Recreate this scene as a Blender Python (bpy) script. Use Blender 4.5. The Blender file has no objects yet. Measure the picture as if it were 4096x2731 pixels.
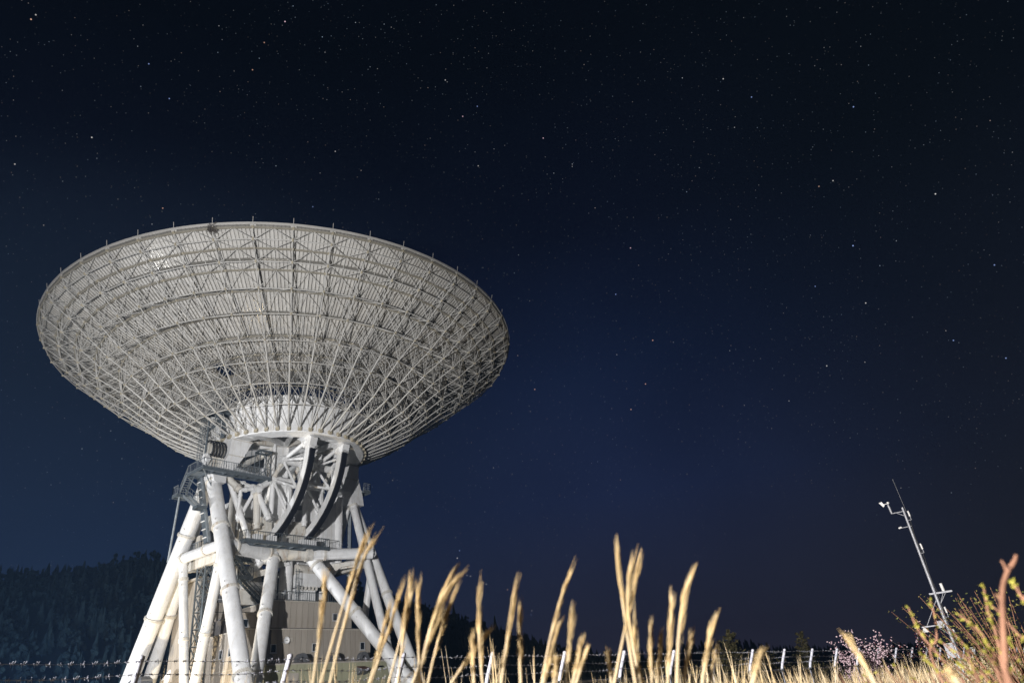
import bpy, math, random
from mathutils import Vector, Matrix, noise
R = math.radians
random.seed(11)
S = bpy.context.scene
COL = S.collection

# ------------------------------------------------------------------ camera
H = 1.15                                    # camera height
cam = bpy.data.cameras.new('camera'); camo = bpy.data.objects.new('camera', cam); COL.objects.link(camo)
RX, RY, RZ = (0.99348, 0.054097, -0.100351), (-0.114004, 0.471428, -0.874505), (0.0, 0.880244, 0.474522)
camo.matrix_world = Matrix(((RX[0], -RY[0], -RZ[0], 0), (RX[1], -RY[1], -RZ[1], 0), (RX[2], -RY[2], -RZ[2], H), (0, 0, 0, 1)))
cam.sensor_width = 36; cam.lens = 23.49; cam.clip_start = .05; cam.clip_end = 6000
cam.dof.use_dof = True; cam.dof.focus_distance = 70; cam.dof.aperture_fstop = 2.6
S.camera = camo
S.view_settings.view_transform = 'Standard'; S.view_settings.look = 'None'
S.view_settings.exposure = 0; S.view_settings.gamma = 1; S.view_settings.use_curve_mapping = False
S.cycles.use_denoising = True
S.cycles.max_bounces = 6; S.cycles.diffuse_bounces = 3; S.cycles.glossy_bounces = 3; S.cycles.transparent_max_bounces = 6
S.cycles.sample_clamp_indirect = 4

# ------------------------------------------------------------------ night sky
def nodes_of(idb):
    idb.use_nodes = True
    nt = idb.node_tree; nt.nodes.clear(); return nt
def N(nt, t, **kw):
    n = nt.nodes.new(t)
    for k, v in kw.items(): setattr(n, k, v)
    return n
def math_(nt, op, a, b=None, c=None, clamp=False):
    n = N(nt, 'ShaderNodeMath', operation=op); n.use_clamp = clamp
    for i, x in enumerate((a, b, c)):
        if x is None: continue
        if hasattr(x, 'is_output'): nt.links.new(x, n.inputs[i])
        else: n.inputs[i].default_value = x
    return n.outputs[0]
def vmath(nt, op, a, b=None):
    n = N(nt, 'ShaderNodeVectorMath', operation=op)
    for i, x in enumerate((a, b)):
        if x is None: continue
        if hasattr(x, 'is_output'): nt.links.new(x, n.inputs[i])
        else: n.inputs[i].default_value = x
    return n
def mixc(nt, fac, a, b, bt='MIX'):
    n = N(nt, 'ShaderNodeMix', data_type='RGBA', blend_type=bt)
    for s, x in ((n.inputs[0], fac), (n.inputs[6], a), (n.inputs[7], b)):
        if hasattr(x, 'is_output'): nt.links.new(x, s)
        elif isinstance(x, (int, float)): s.default_value = x
        else: s.default_value = (*x, 1)
    return n.outputs[2]
def ramp(nt, fac, stops, interp='LINEAR'):
    n = N(nt, 'ShaderNodeValToRGB'); cr = n.color_ramp; cr.interpolation = interp
    while len(cr.elements) > 1: cr.elements.remove(cr.elements[-1])
    for i, (p, c) in enumerate(stops):
        e = cr.elements[0] if i == 0 else cr.elements.new(p)
        e.position = p; e.color = (*c, 1) if len(c) == 3 else c
    if fac is not None: nt.links.new(fac, n.inputs[0])
    return n.outputs[0]
def lin(r, g, b):
    f = lambda u: u/12.92 if u <= .04045 else ((u+.055)/1.055)**2.4
    return (f(r/255), f(g/255), f(b/255))

world = bpy.data.worlds.new('World'); S.world = world
nt = nodes_of(world)
tc = N(nt, 'ShaderNodeTexCoord')
d = vmath(nt, 'NORMALIZE', tc.outputs['Generated']).outputs[0]
sep = N(nt, 'ShaderNodeSeparateXYZ'); nt.links.new(d, sep.inputs[0])
el = sep.outputs[2]
left = ramp(nt, el, [(0, lin(31, 46, 73)), (.12, lin(24, 37, 61)), (.25, lin(17, 28, 50)), (.42, lin(11, 19, 36)), (.6, lin(8, 13, 27)), (.78, lin(3, 6, 14)), (1, lin(2, 4, 10))])
right = ramp(nt, el, [(0, lin(43, 42, 56)), (.1, lin(33, 36, 54)), (.25, lin(24, 33, 61)), (.42, lin(15, 25, 50)), (.6, lin(7, 12, 28)), (.78, lin(3, 6, 14)), (1, lin(2, 4, 9))])
dark = ramp(nt, el, [(0, lin(29, 28, 36)), (.1, lin(24, 25, 33)), (.25, lin(17, 20, 31)), (.42, lin(10, 14, 24)), (.6, lin(5, 9, 16)), (1, lin(3, 5, 10))])
# azimuth: horizontal direction against +x, 0 = far left of the valley, 1 = right
hz = math_(nt, 'SQRT', math_(nt, 'SUBTRACT', 1.0, math_(nt, 'MULTIPLY', el, el)))
ax = math_(nt, 'DIVIDE', sep.outputs[0], math_(nt, 'MAXIMUM', hz, .05))
mr = N(nt, 'ShaderNodeMapRange', interpolation_type='SMOOTHSTEP'); nt.links.new(ax, mr.inputs[0])
mr.inputs[1].default_value = -.55; mr.inputs[2].default_value = .1
mr2 = N(nt, 'ShaderNodeMapRange', interpolation_type='SMOOTHSTEP'); nt.links.new(ax, mr2.inputs[0])
mr2.inputs[1].default_value = .12; mr2.inputs[2].default_value = .68
skyc = mixc(nt, mr2.outputs[0], mixc(nt, mr.outputs[0], left, right), dark)
# faint uneven airglow
nz = N(nt, 'ShaderNodeTexNoise'); nt.links.new(d, nz.inputs['Vector']); nz.inputs['Scale'].default_value = 3.2; nz.inputs['Detail'].default_value = 4
skyc = mixc(nt, 1.0, skyc, ramp(nt, nz.outputs[0], [(.3, (.86, .86, .88)), (.7, (1.14, 1.13, 1.12))]), 'MULTIPLY')
# stars: two scatters of points on the direction sphere
total = None
for sc, rad, pw, gain, off in ((230, .15, 3.5, .26, 0.0), (110, .085, 8.0, .6, 5.3)):
    vs = vmath(nt, 'MULTIPLY_ADD', d, (sc, sc, sc)); vs.inputs[2].default_value = (off, off*1.7, off*.6)
    vo = N(nt, 'ShaderNodeTexVoronoi', feature='F1'); nt.links.new(vs.outputs[0], vo.inputs['Vector']); vo.inputs['Scale'].default_value = 1
    m = N(nt, 'ShaderNodeMapRange'); nt.links.new(vo.outputs['Distance'], m.inputs[0])
    m.inputs[1].default_value = 0; m.inputs[2].default_value = rad; m.inputs[3].default_value = 1; m.inputs[4].default_value = 0
    sx = N(nt, 'ShaderNodeSeparateColor'); nt.links.new(vo.outputs['Color'], sx.inputs[0])
    br = math_(nt, 'MULTIPLY', math_(nt, 'POWER', sx.outputs[0], pw), gain)
    v = math_(nt, 'MULTIPLY', m.outputs[0], math_(nt, 'ADD', br, .004))
    tint = ramp(nt, sx.outputs[1], [(0, (.55, .75, 1)), (.45, (.75, .88, 1)), (.8, (1, .97, .95)), (1, (1, .78, .68))])
    c = mixc(nt, 1.0, tint, v, 'MULTIPLY')
    total = c if total is None else mixc(nt, 1.0, total, c, 'ADD')
STARS = [[-0.4991, 0.4643, 0.7317, "o", 1.2], [-0.4937, 0.4627, 0.7364, "w", 0.7], [-0.2441, 0.5489, 0.7995, "p", 1.2], [-0.2745, 0.5617, 0.7805, "o", 0.6], [-0.296, 0.5822, 0.7573, "o", 0.7], [-0.4067, 0.5408, 0.7363, "b", 0.8], [-0.3964, 0.5769, 0.7142, "b", 0.8], [-0.4836, 0.5757, 0.6593, "w", 0.9], [-0.5564, 0.5611, 0.6129, "w", 0.7], [-0.4334, 0.6616, 0.612, "o", 0.8], [-0.2148, 0.6824, 0.6988, "w", 0.6], [-0.033, 0.6785, 0.7339, "p", 0.8], [-0.0109, 0.6706, 0.7417, "b", 0.7], [-0.0507, 0.6405, 0.7663, "w", 0.6], [-0.0196, 0.7282, 0.6851, "w", 0.6], [-0.2571, 0.7237, 0.6404, "b", 0.7], [0.4655, 0.6311, 0.6204, "b", 1.2], [0.5437, 0.6731, 0.5014, "w", 1.2], [0.0775, 0.7068, 0.7032, "p", 0.9], [0.3541, 0.6475, 0.6748, "b", 0.9], [0.3204, 0.636, 0.702, "w", 0.8], [0.4446, 0.6985, 0.5607, "w", 0.7], [0.4293, 0.7076, 0.5612, "o", 0.7], [0.4624, 0.7425, 0.4846, "b", 1.6], [0.16, 0.8432, 0.5132, "b", 1.0], [0.1874, 0.8037, 0.5647, "p", 0.9], [0.205, 0.8717, 0.4451, "o", 1.1], [0.1872, 0.9014, 0.3905, "o", 1.0], [0.0256, 0.913, 0.4072, "o", 0.9], [0.47, 0.7783, 0.4163, "w", 0.9], [0.4179, 0.7863, 0.455, "b", 0.7], [0.162, 0.9187, 0.3603, "o", 0.9], [0.5478, 0.7636, 0.3418, "b", 1.0], [0.5882, 0.7493, 0.3044, "b", 1.0], [0.5896, 0.6986, 0.4053, "b", 1.0], [0.4194, 0.8345, 0.3575, "w", 0.8], [-0.1122, 0.9755, 0.1893, "w", 1.3], [-0.1006, 0.9811, 0.1654, "w", 0.7], [-0.0958, 0.9818, 0.1639, "w", 0.8], [-0.0748, 0.9856, 0.1514, "w", 1.0], [-0.0459, 0.9889, 0.1414, "o", 1.1], [-0.0153, 0.9937, 0.111, "w", 0.8], [-0.0169, 0.9942, 0.106, "b", 0.8], [-0.1082, 0.974, 0.199, "b", 0.9]]
TINT = dict(o=(1, .6, .45), w=(1, 1, 1), p=(1, .7, .85), b=(.35, .5, 1))
for x, y, z, k, mag in STARS:
    dist = vmath(nt, 'DISTANCE', d, Vector((x, y, z)).normalized()).outputs['Value']
    m = N(nt, 'ShaderNodeMapRange', interpolation_type='SMOOTHSTEP'); nt.links.new(dist, m.inputs[0])
    m.inputs[1].default_value = .0003; m.inputs[2].default_value = .0011; m.inputs[3].default_value = .6*mag; m.inputs[4].default_value = 0
    total = mixc(nt, 1.0, total, mixc(nt, 1.0, TINT[k], m.outputs[0], 'MULTIPLY'), 'ADD')
# stars drown in the horizon glow
fade = ramp(nt, el, [(.02, (0, 0, 0)), (.3, (1, 1, 1))])
total = mixc(nt, 1.0, total, fade, 'MULTIPLY')
bg = N(nt, 'ShaderNodeBackground'); nt.links.new(mixc(nt, 1.0, skyc, total, 'ADD'), bg.inputs[0]); bg.inputs[1].default_value = 1.0
out = N(nt, 'ShaderNodeOutputWorld'); nt.links.new(bg.outputs[0], out.inputs[0])

# ------------------------------------------------------------------ lamps of the site (floodlights) and an added hill lamp, all out of frame
def spot(name, loc, target, power, color, size, blend=.3, radius=.3):
    l = bpy.data.lights.new(name, 'SPOT'); l.energy = power; l.color = color; l.spot_size = R(size); l.spot_blend = blend; l.shadow_soft_size = radius
    o = bpy.data.objects.new(name, l); COL.objects.link(o); o.location = loc
    o.rotation_euler = (Vector(target)-Vector(loc)).to_track_quat('-Z', 'Y').to_euler(); return o
def point(name, loc, power, color, radius=.2):
    l = bpy.data.lights.new(name, 'POINT'); l.energy = power; l.color = color; l.shadow_soft_size = radius
    o = bpy.data.objects.new(name, l); COL.objects.link(o); o.location = loc; return o
spot('unseen_lamp', (-21, -2, 6.5), (-33, 88, 32), 262000, (.985, .985, 1.0), 57, .55, .5)
spot('unseen_lamp', (-72, 56, 2.5), (-36, 86, 24), 80000, (.95, .97, 1.0), 105, 1.0, .4)
spot('unseen_lamp', (-41.5, 73.5, -.2), (-39, 82, 8), 12500, (1.0, .82, .54), 130, .6, .3)
spot('unseen_lamp', (-40, -28, 9), (7, 18, 1.2), 330000, (1.0, .955, .91), 46, .5, .3)


spot('unseen_lamp', (-112, 150, 3), (-190, 330, 36), 300000, (.28, .52, 1.0), 115, 1.0, 6)  # added lamp, stands in for the blue haze glow low on the hill

# ------------------------------------------------------------------ materials
def coords(nt, kind='Object'):
    return N(nt, 'ShaderNodeTexCoord').outputs[kind]
def bsdf(name, color=None, rough=.6, metal=0.0, spec=.5):
    m = bpy.data.materials.new(name); nt = nodes_of(m)
    p = N(nt, 'ShaderNodeBsdfPrincipled'); o = N(nt, 'ShaderNodeOutputMaterial'); nt.links.new(p.outputs[0], o.inputs[0])
    p.inputs['Roughness'].default_value = rough; p.inputs['Metallic'].default_value = metal; p.inputs['Specular IOR Level'].default_value = spec
    if color: p.inputs['Base Color'].default_value = (*color, 1)
    return m, nt, p
def stretch(nt, v, s):
    n = N(nt, 'ShaderNodeMapping'); nt.links.new(v, n.inputs[0]); n.inputs['Scale'].default_value = s; return n.outputs[0]
def tex(nt, v, scale, detail=4, rough=.55):
    n = N(nt, 'ShaderNodeTexNoise'); nt.links.new(v, n.inputs['Vector'])
    n.inputs['Scale'].default_value = scale; n.inputs['Detail'].default_value = detail; n.inputs['Roughness'].default_value = rough; return n.outputs[0]
def weathered(name, c, dirt=.25, rust=.0, rustc=(.30, .15, .05), rough=.5, streak=1.0, scale=.8, metal=0.0, vary=0.0):
    """paint with blotchy dirt, run-down streaks and rust"""
    m, nt, p = bsdf(name, None, rough, metal)
    v = coords(nt)
    base = mixc(nt, ramp(nt, tex(nt, v, scale, 6), [(.38, (0, 0, 0)), (.72, (1, 1, 1))]), c, tuple(u*(1-dirt) for u in c))
    sv = stretch(nt, v, (2.6, 2.6, .22))
    st = ramp(nt, tex(nt, sv, 1.1, 5, .65), [(.5, (0, 0, 0)), (.78, (1, 1, 1))])
    base = mixc(nt, math_(nt, 'MULTIPLY', st, .55*streak), base, (c[0]*.62, c[1]*.57, c[2]*.47))
    if rust:
        rv = stretch(nt, v, (1.7, 1.7, .3))
        rr = ramp(nt, tex(nt, rv, .9, 7, .7), [(.74-rust*.3, (0, 0, 0)), (.86-rust*.2, (1, 1, 1))])
        base = mixc(nt, math_(nt, 'MULTIPLY', rr, .8), base, rustc)
    if vary:
        oi = N(nt, 'ShaderNodeObjectInfo').outputs['Random']
        base = mixc(nt, 1.0, base, ramp(nt, oi, [(0, (1-vary,)*3), (1, (1+vary,)*3)]), 'MULTIPLY')
    nt.links.new(base, p.inputs['Base Color'])
    bp = N(nt, 'ShaderNodeBump'); bp.inputs['Strength'].default_value = .12; bp.inputs['Distance'].default_value = .02
    nt.links.new(tex(nt, v, 9, 3), bp.inputs['Height']); nt.links.new(bp.outputs[0], p.inputs['Normal'])
    return m
def speckled(name, c1, c2, scale=6, rough=.8, rand='Island', spread=.25, trans=0.0):
    """plant matter: tint changes with the blade or leaf and along it"""
    m, nt, p = bsdf(name, None, rough, 0, .2)
    v = coords(nt)
    g = N(nt, 'ShaderNodeNewGeometry').outputs['Random Per Island'] if rand == 'Island' else N(nt, 'ShaderNodeObjectInfo').outputs['Random']
    c = mixc(nt, g, c1, c2)
    c = mixc(nt, 1.0, c, ramp(nt, tex(nt, v, scale, 3), [(.3, (1-spread,)*3), (.7, (1+spread,)*3)]), 'MULTIPLY')
    nt.links.new(c, p.inputs['Base Color'])
    if trans: p.inputs['Transmission Weight'].default_value = 0; p.inputs['Subsurface Weight'].default_value = 0
    return m
M = dict(
    white=weathered('white_paint', (.76, .755, .745), .16, .17, rough=.45),
    rusty=weathered('white_paint_rust_run', (.66, .63, .57), .25, .62, rough=.55, streak=1.6),
    dish=weathered('panel_paint', (.47, .452, .42), .12, 0, rough=.42, streak=.5, scale=.25, vary=.05),
    stiff=weathered('shaded_stiffener', (.30, .285, .255), .12, 0, metal=.45, rough=.17, streak=.4, scale=.25),  # darker than the panel sheet: the stiffeners' shade is put into the colour
    truss=weathered('truss_paint', (.45, .435, .405), .2, .22, rustc=(.33, .23, .10), rough=.42, streak=.5),
    hoop=weathered('hoop_paint', (.28, .255, .205), .25, .2, rustc=(.24, .16, .07), rough=.5, streak=.5),
    node=weathered('node_paint', (.42, .37, .27), .3, .3, rustc=(.28, .18, .07), rough=.6),
    steel=weathered('galvanised_steel', (.23, .255, .275), .3, .05, rough=.5, metal=.35, scale=2),
    steel2=weathered('dark_steel', (.12, .14, .155), .3, .0, rough=.55, metal=.3, scale=2),
    galv=weathered('galvanised_pipe', (.70, .72, .84), .22, .0, rough=.42, metal=0.0, scale=9, streak=.8),
    mast=weathered('mast_pipe', (.34, .35, .385), .25, 0, rough=.45, metal=.2, scale=9, streak=.8),
    rack=weathered('greased_rack', (.012, .012, .016), .3, 0, rough=.5, streak=.2),
    black=bsdf('black_cable', (.012, .012, .014), .5)[0],
    wall=weathered('beige_cladding', (.36, .32, .27), .1, 0, rough=.6, streak=1.3, scale=.5, vary=.07),
    wallg=weathered('olive_cladding', (.35, .345, .235), .12, 0, rough=.6, streak=1.3, scale=.5, vary=.07),
    trim=weathered('cladding_trim', (.45, .41, .35), .15, 0, rough=.6, scale=1),
    duct=weathered('grey_duct', (.15, .155, .165), .25, .04, rough=.5, metal=.25),
    frame=bsdf('window_frame', (.55, .56, .58), .4, .4)[0],
    glass=bsdf('window_glass', (.015, .02, .025), .06, 0, .8)[0],
    roof=weathered('roof_sheet', (.11, .10, .095), .2, 0, rough=.7),
    ground=None,
    straw=speckled('straw', (.60, .44, .22), (.74, .62, .44), 9, .7),
    plume=speckled('straw_plume', (.60, .42, .19), (.72, .57, .34), 14, .85),
    twig=speckled('twig_bark', (.26, .13, .085), (.36, .19, .12), 12, .7),
    bud=speckled('leaf_bud', (.26, .25, .035), (.42, .38, .08), 20, .6),
    leaf=speckled('small_leaf', (.10, .12, .035), (.22, .19, .05), 10, .7),
    larch=speckled('larch_needles', (.075, .075, .035), (.14, .12, .06), 3, .8),
    bark=weathered('bark', (.10, .085, .07), .4, 0, rough=.9, scale=3),
    blossom=speckled('blossom', (.62, .42, .50), (.78, .64, .68), 20, .7),
    redbud=speckled('red_bud', (.20, .03, .04), (.34, .06, .07), 20, .7),
    pine=speckled('forest_foliage', (.030, .038, .030), (.055, .060, .042), .6, .9),
)
m, nt, p = bsdf('dry_ground', None, .95)
v = coords(nt)
nt.links.new(mixc(nt, tex(nt, v, .7, 8), (.06, .05, .03), (.15, .12, .065)), p.inputs['Base Color']); M['ground'] = m
m, nt, p = bsdf('wooded_hill', None, .95)
v = coords(nt)
nt.links.new(mixc(nt, tex(nt, v, .09, 8), (.018, .020, .016), (.05, .05, .035)), p.inputs['Base Color']); M['hill'] = m

# ------------------------------------------------------------------ mesh helpers
class MB:
    def __init__(s): s.v = []; s.f = []; s.sm = []
    def face(s, idx, smooth=False): s.f.append(tuple(idx)); s.sm.append(smooth)
    def quad(s, *pts):
        i = len(s.v); s.v += [tuple(p) for p in pts]; s.face(range(i, i+len(pts)))
    def tube(s, p, q, r, r2=None, n=8, caps=True):
        p, q = Vector(p), Vector(q); r2 = r if r2 is None else r2
        return s.path([p, q], [r, r2], n, caps)
    def path(s, pts, rad, n=6, caps=True):
        pts = [Vector(p) for p in pts]
        if isinstance(rad, (int, float)): rad = [rad]*len(pts)
        t0 = (pts[1]-pts[0]).normalized()
        a = t0.orthogonal().normalized()
        i0 = len(s.v); rings = []
        for k, p in enumerate(pts):
            if k == 0: t = t0
            elif k == len(pts)-1: t = (pts[k]-pts[k-1]).normalized()
            else: t = ((pts[k+1]-pts[k]).normalized()+(pts[k]-pts[k-1]).normalized()).normalized()
            a = (a-t*a.dot(t)).normalized(); b = t.cross(a)
            rg = []
            for j in range(n):
                w = 2*math.pi*j/n
                rg.append(len(s.v)); s.v.append(tuple(p+(a*math.cos(w)+b*math.sin(w))*rad[k]))
            rings.append(rg)
        for k in range(len(pts)-1):
            A, B = rings[k], rings[k+1]
            for j in range(n): s.face((A[j], A[(j+1) % n], B[(j+1) % n], B[j]), True)
        if caps:
            for rg, rev in ((rings[0], True), (rings[-1], False)):
                i = len(s.v); s.v += [s.v[j] for j in rg]
                ids = list(range(i, i+n)); s.face(ids[::-1] if rev else ids)
        return s
    def box(s, c, size, X=(1, 0, 0), Y=(0, 1, 0), Z=(0, 0, 1)):
        c = Vector(c); X, Y, Z = Vector(X)*size[0]/2, Vector(Y)*size[1]/2, Vector(Z)*size[2]/2
        return s.hexa([c-X-Y-Z, c+X-Y-Z, c+X+Y-Z, c-X+Y-Z, c-X-Y+Z, c+X-Y+Z, c+X+Y+Z, c-X+Y+Z])
    def hexa(s, P):
        i = len(s.v); s.v += [tuple(p) for p in P]
        for q in ((3, 2, 1, 0), (4, 5, 6, 7), (0, 1, 5, 4), (1, 2, 6, 5), (2, 3, 7, 6), (3, 0, 4, 7)): s.face([i+k for k in q])
        return s
    def beam(s, p, q, w, h, up=(0, 0, 1)):
        p, q = Vector(p), Vector(q); X = (q-p); L = X.length; X.normalize()
        Y = Vector(up).cross(X)
        if Y.length < 1e-3: Y = X.orthogonal()
        Y.normalize(); Z = X.cross(Y)
        return s.box((p+q)/2, (L, w, h), X, Y, Z)
    def loft(s, secs, cap=True, smooth=False):
        n = len(secs[0]); i = len(s.v)
        for sec in secs: s.v += [tuple(p) for p in sec]
        for k in range(len(secs)-1):
            for j in range(n):
                s.face((i+k*n+j, i+k*n+(j+1) % n, i+(k+1)*n+(j+1) % n, i+(k+1)*n+j), smooth)
        if cap:
            s.face([i+j for j in range(n)][::-1]); s.face([i+(len(secs)-1)*n+j for j in range(n)])
        return s
    def lathe(s, prof, c=(0, 0, 0), n=48, a0=0, a1=2*math.pi, axis=None, smooth=True):
        """profile of (r, z) about a vertical axis through c, or about axis = (X, Y, Z) unit vectors"""
        X, Y, Z = axis or (Vector((1, 0, 0)), Vector((0, 1, 0)), Vector((0, 0, 1)))
        c = Vector(c); full = abs(a1-a0-2*math.pi) < 1e-6; m = n if full else n+1; i = len(s.v)
        for r, z in prof:
            for k in range(m):
                a = a0+(a1-a0)*k/n; s.v.append(tuple(c+X*(r*math.cos(a))+Y*(r*math.sin(a))+Z*z))
        for j in range(len(prof)-1):
            for k in range(n):
                k2 = (k+1) % m; s.face((i+j*m+k, i+j*m+k2, i+(j+1)*m+k2, i+(j+1)*m+k), smooth)
        return s
    def blob(s, c, r, rnd, n=6, squash=1.0):
        c = Vector(c); i = len(s.v); m = 4
        for a in range(1, m):
            t = math.pi*a/m
            for k in range(n):
                w = 2*math.pi*(k+.5*(a % 2))/n; q = r*rnd.uniform(.75, 1.2)
                s.v.append((c.x+q*math.sin(t)*math.cos(w), c.y+q*math.sin(t)*math.sin(w), c.z+q*math.cos(t)*squash))
        top = len(s.v); s.v.append((c.x, c.y, c.z+r*squash)); bot = len(s.v); s.v.append((c.x, c.y, c.z-r*squash))
        for k in range(n):
            k2 = (k+1) % n
            s.face((top, i+k, i+k2)); s.face((bot, i+(m-2)*n+k2, i+(m-2)*n+k))
            for a in range(m-2): s.face((i+a*n+k, i+(a+1)*n+k, i+(a+1)*n+k2, i+a*n+k2))
        return s
    def mesh(s, name, mat):
        me = bpy.data.meshes.new(name); me.from_pydata(s.v, [], s.f)
        me.polygons.foreach_set('use_smooth', s.sm); me.materials.append(mat); me.update(); return me
    def build(s, name, mat, parent=None):
        o = bpy.data.objects.new(name, s.mesh(name, mat)); COL.objects.link(o)
        if parent: o.parent = parent
        return o
def inst(name, me, parent=None, rz=0.0, loc=None):
    o = bpy.data.objects.new(name, me); COL.objects.link(o)
    if parent: o.parent = parent
    o.rotation_euler = (0, 0, rz)
    if loc is not None: o.location = loc
    return o
def tag(o, label=None, cat=None, group=None, kind=None):
    if label: o['label'] = label
    if cat: o['category'] = cat
    if group: o['group'] = group
    if kind: o['kind'] = kind
    return o
def empty(name, loc, label, cat, group=None, rz=0):
    o = bpy.data.objects.new(name, None); COL.objects.link(o); o.location = loc; o.rotation_euler = (0, 0, rz)
    o.empty_display_size = .5
    return tag(o, label, cat, group)

# ------------------------------------------------------------------ terrain
FX, FY = .667, .745                          # direction the fence runs
def gz(x, y):                                # meadow falling gently along the fence
    t = (x-.345)*FX+(y-14.82)*FY
    return -.05-.0196*min(60, max(-30, t))
RIDGE = [(-80, 9), (-60, 10.2), (-48, 10.6), (-39.3, 10.0), (-36.6, 10.1), (-34, 10.2), (-31.9, 10.45), (-30.4, 10.6), (-28.3, 10.5), (-22.7, 9.9), (-17.1, 8.7), (-14.8, 8.1), (-12.7, 7.6), (-10.5, 6.9), (-9.4, 6.4), (-7.4, 5.6), (-5.5, 4.9), (-2.6, 3.8), (-.7, 3.0), (2.1, 2.2), (4.9, 1.4), (9, .5), (14, 0), (80, 0)]
FARR = [(-80, 0), (-4, .4), (0, 1.4), (4.9, 1.75), (7.8, 2.0), (9.8, 2.2), (13.4, 1.95), (15.2, 1.8), (16.9, 1.25), (20.2, .75), (24.9, .3), (32, -.3), (80, -.3)]
def table(T, a):
    for (a0, v0), (a1, v1) in zip(T, T[1:]):
        if a0 <= a <= a1: return v0+(v1-v0)*(a-a0)/(a1-a0)
    return T[0][1] if a < T[0][0] else T[-1][1]
def sm(t): t = min(1, max(0, t)); return t*t*(3-2*t)
def hillz(x, y):
    r = math.hypot(x, y); a = math.degrees(math.atan2(x, y)); z = gz(x, y)
    if r > 180:
        z = z*(1-sm((r-150)/100))-1.7*sm((r-150)/100)
        rel = max(0, table(RIDGE, a))
        h1 = 400*math.tan(R(rel))+1.6; z1 = h1*sm((r-190)/210) if r < 400 else h1*(1-.55*sm((r-400)/260))
        rel = table(FARR, a)
        h2 = 900*math.tan(R(rel))+1; z2 = h2*sm((r-560)/340) if r < 900 else h2*(1-.3*sm((r-900)/800))
        z = max(z, z+z1, z+z2)
        z += 1.2*noise.noise(Vector((x*.02, y*.02, 0)))*min(1, (r-180)/60)
    return z
mb = MB(); rs = [0, 1.5, 3, 5, 8, 12, 18, 26, 36, 50, 70, 95, 125, 160, 185, 200, 220, 240, 260, 280, 300, 320, 340, 360, 380, 400, 430, 480, 560]
NA = 120
def polar(mb, rs, a0, a1, na, zf):
    i = len(mb.v)
    for r in rs:
        for k in range(na+1):
            a = R(a0+(a1-a0)*k/na); x, y = r*math.sin(a), r*math.cos(a); mb.v.append((x, y, zf(x, y)))
    for j in range(len(rs)-1):
        for k in range(na):
            q = i+j*(na+1)+k; mb.face((q, q+na+1, q+na+2, q+1), True)
polar(mb, [.01]+rs[1:15], -180, 180, NA, hillz)
tag(mb.build('ground', M['ground']), kind='structure')
mb = MB(); polar(mb, [185]+rs[15:]+[660, 760, 900, 1000, 1300, 1800, 2600], -180, 180, 360, hillz)
tag(mb.build('hill', M['hill']), kind='structure')

# ================================================================== THE RADIO TELESCOPE
# own axes: s = towards the back of the mount, t = along the elevation axis, z = height above the camera
CX, CY = -32.558, 87.718
ZG = gz(CX, CY)
BX, BY = math.cos(R(-37)), math.sin(R(-37)); EX, EY = -BY, BX
BV, EV, ZV = Vector((BX, BY, 0)), Vector((EX, EY, 0)), Vector((0, 0, 1))
def W(s, t, z): return Vector((s*BX+t*EX, s*BY+t*EY, z+H-ZG))
def zr(z): return z+H-ZG
T = empty('radio_telescope', (CX, CY, ZG), 'huge white radio telescope with its dish tipped straight up, on tubular steel legs', 'radio telescope')
Wb = lambda mb, s0, s1, t0, t1, z0, z1: mb.hexa([W(s0, t0, z0), W(s1, t0, z0), W(s1, t1, z0), W(s0, t1, z0), W(s0, t0, z1), W(s1, t0, z1), W(s1, t1, z1), W(s0, t1, z1)])

# ---- dish: 48 sectors
PH = R(-146.517); DA = R(7.5)
surf = lambda r: 38.62+r*r/106.7
BANDS = [10.3, 13.2, 16.2, 19.05, 22.25, 25.2, 28.6, 32.15]
def panel_mesh(r0, r1):
    mb = MB(); g = .018; n = max(3, round((r0+r1)/2*DA/.44))
    rr = [r0+g, (r0+r1)/2, r1-g]
    for lvl in (0, 1):
        pass
    grid = []
    for r in rr:
        row = []
        for k in range(5):
            a = (DA-2*g/r)*k/4+g/r; row.append(len(mb.v)); mb.v.append((r*math.cos(a), r*math.sin(a), zr(surf(r))))
        grid.append(row)
    for j in range(2):
        for k in range(4): mb.face((grid[j][k], grid[j][k+1], grid[j+1][k+1], grid[j+1][k]), True)
    sheet = mb.mesh('reflector_panel', M['dish']); mb = MB()
    # stiffeners under the sheet, parallel to the sector's middle line, with two cross battens
    am = DA/2; u = Vector((math.cos(am), math.sin(am), 0)); w = Vector((-u.y, u.x, 0))
    half0, half1 = r0*math.tan(am), r1*math.tan(am)
    m = int(half1/.42)
    for k in range(-m, m+1):
        y = k*.42
        ra = max(r0+.05, abs(y)/math.tan(am)+.05)
        if ra > r1-.3: continue
        P, Q = u*ra+w*y, u*(r1-.05)+w*y
        P.z = zr(surf(ra))-.075; Q.z = zr(surf(r1))-.075
        mb.beam(P, Q, .05, .13)
    for r in (r0+.07, r1-.07):
        A = Vector((r*math.cos(.01), r*math.sin(.01), zr(surf(r))-.10)); B = Vector((r*math.cos(DA-.01), r*math.sin(DA-.01), zr(surf(r))-.10))
        mb.beam(A, B, .07, .16)
    return sheet, mb.mesh('stiffener', M['stiff'])
inner = MB()
for k in range(48):
    a0, a1 = PH+k*DA, PH+(k+1)*DA
    for r0, r1 in ((10.3, 13.15),):
        pts = [(r*math.cos(a), r*math.sin(a), zr(surf(r))) for r, a in ((r0, a0+.002), (r1, a0+.002), (r1, a1-.002), (r0, a1-.002))]
        inner.quad(*pts)
tag(inner.build('inner_panel_ring', M['dish'], T), kind='stuff')
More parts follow.
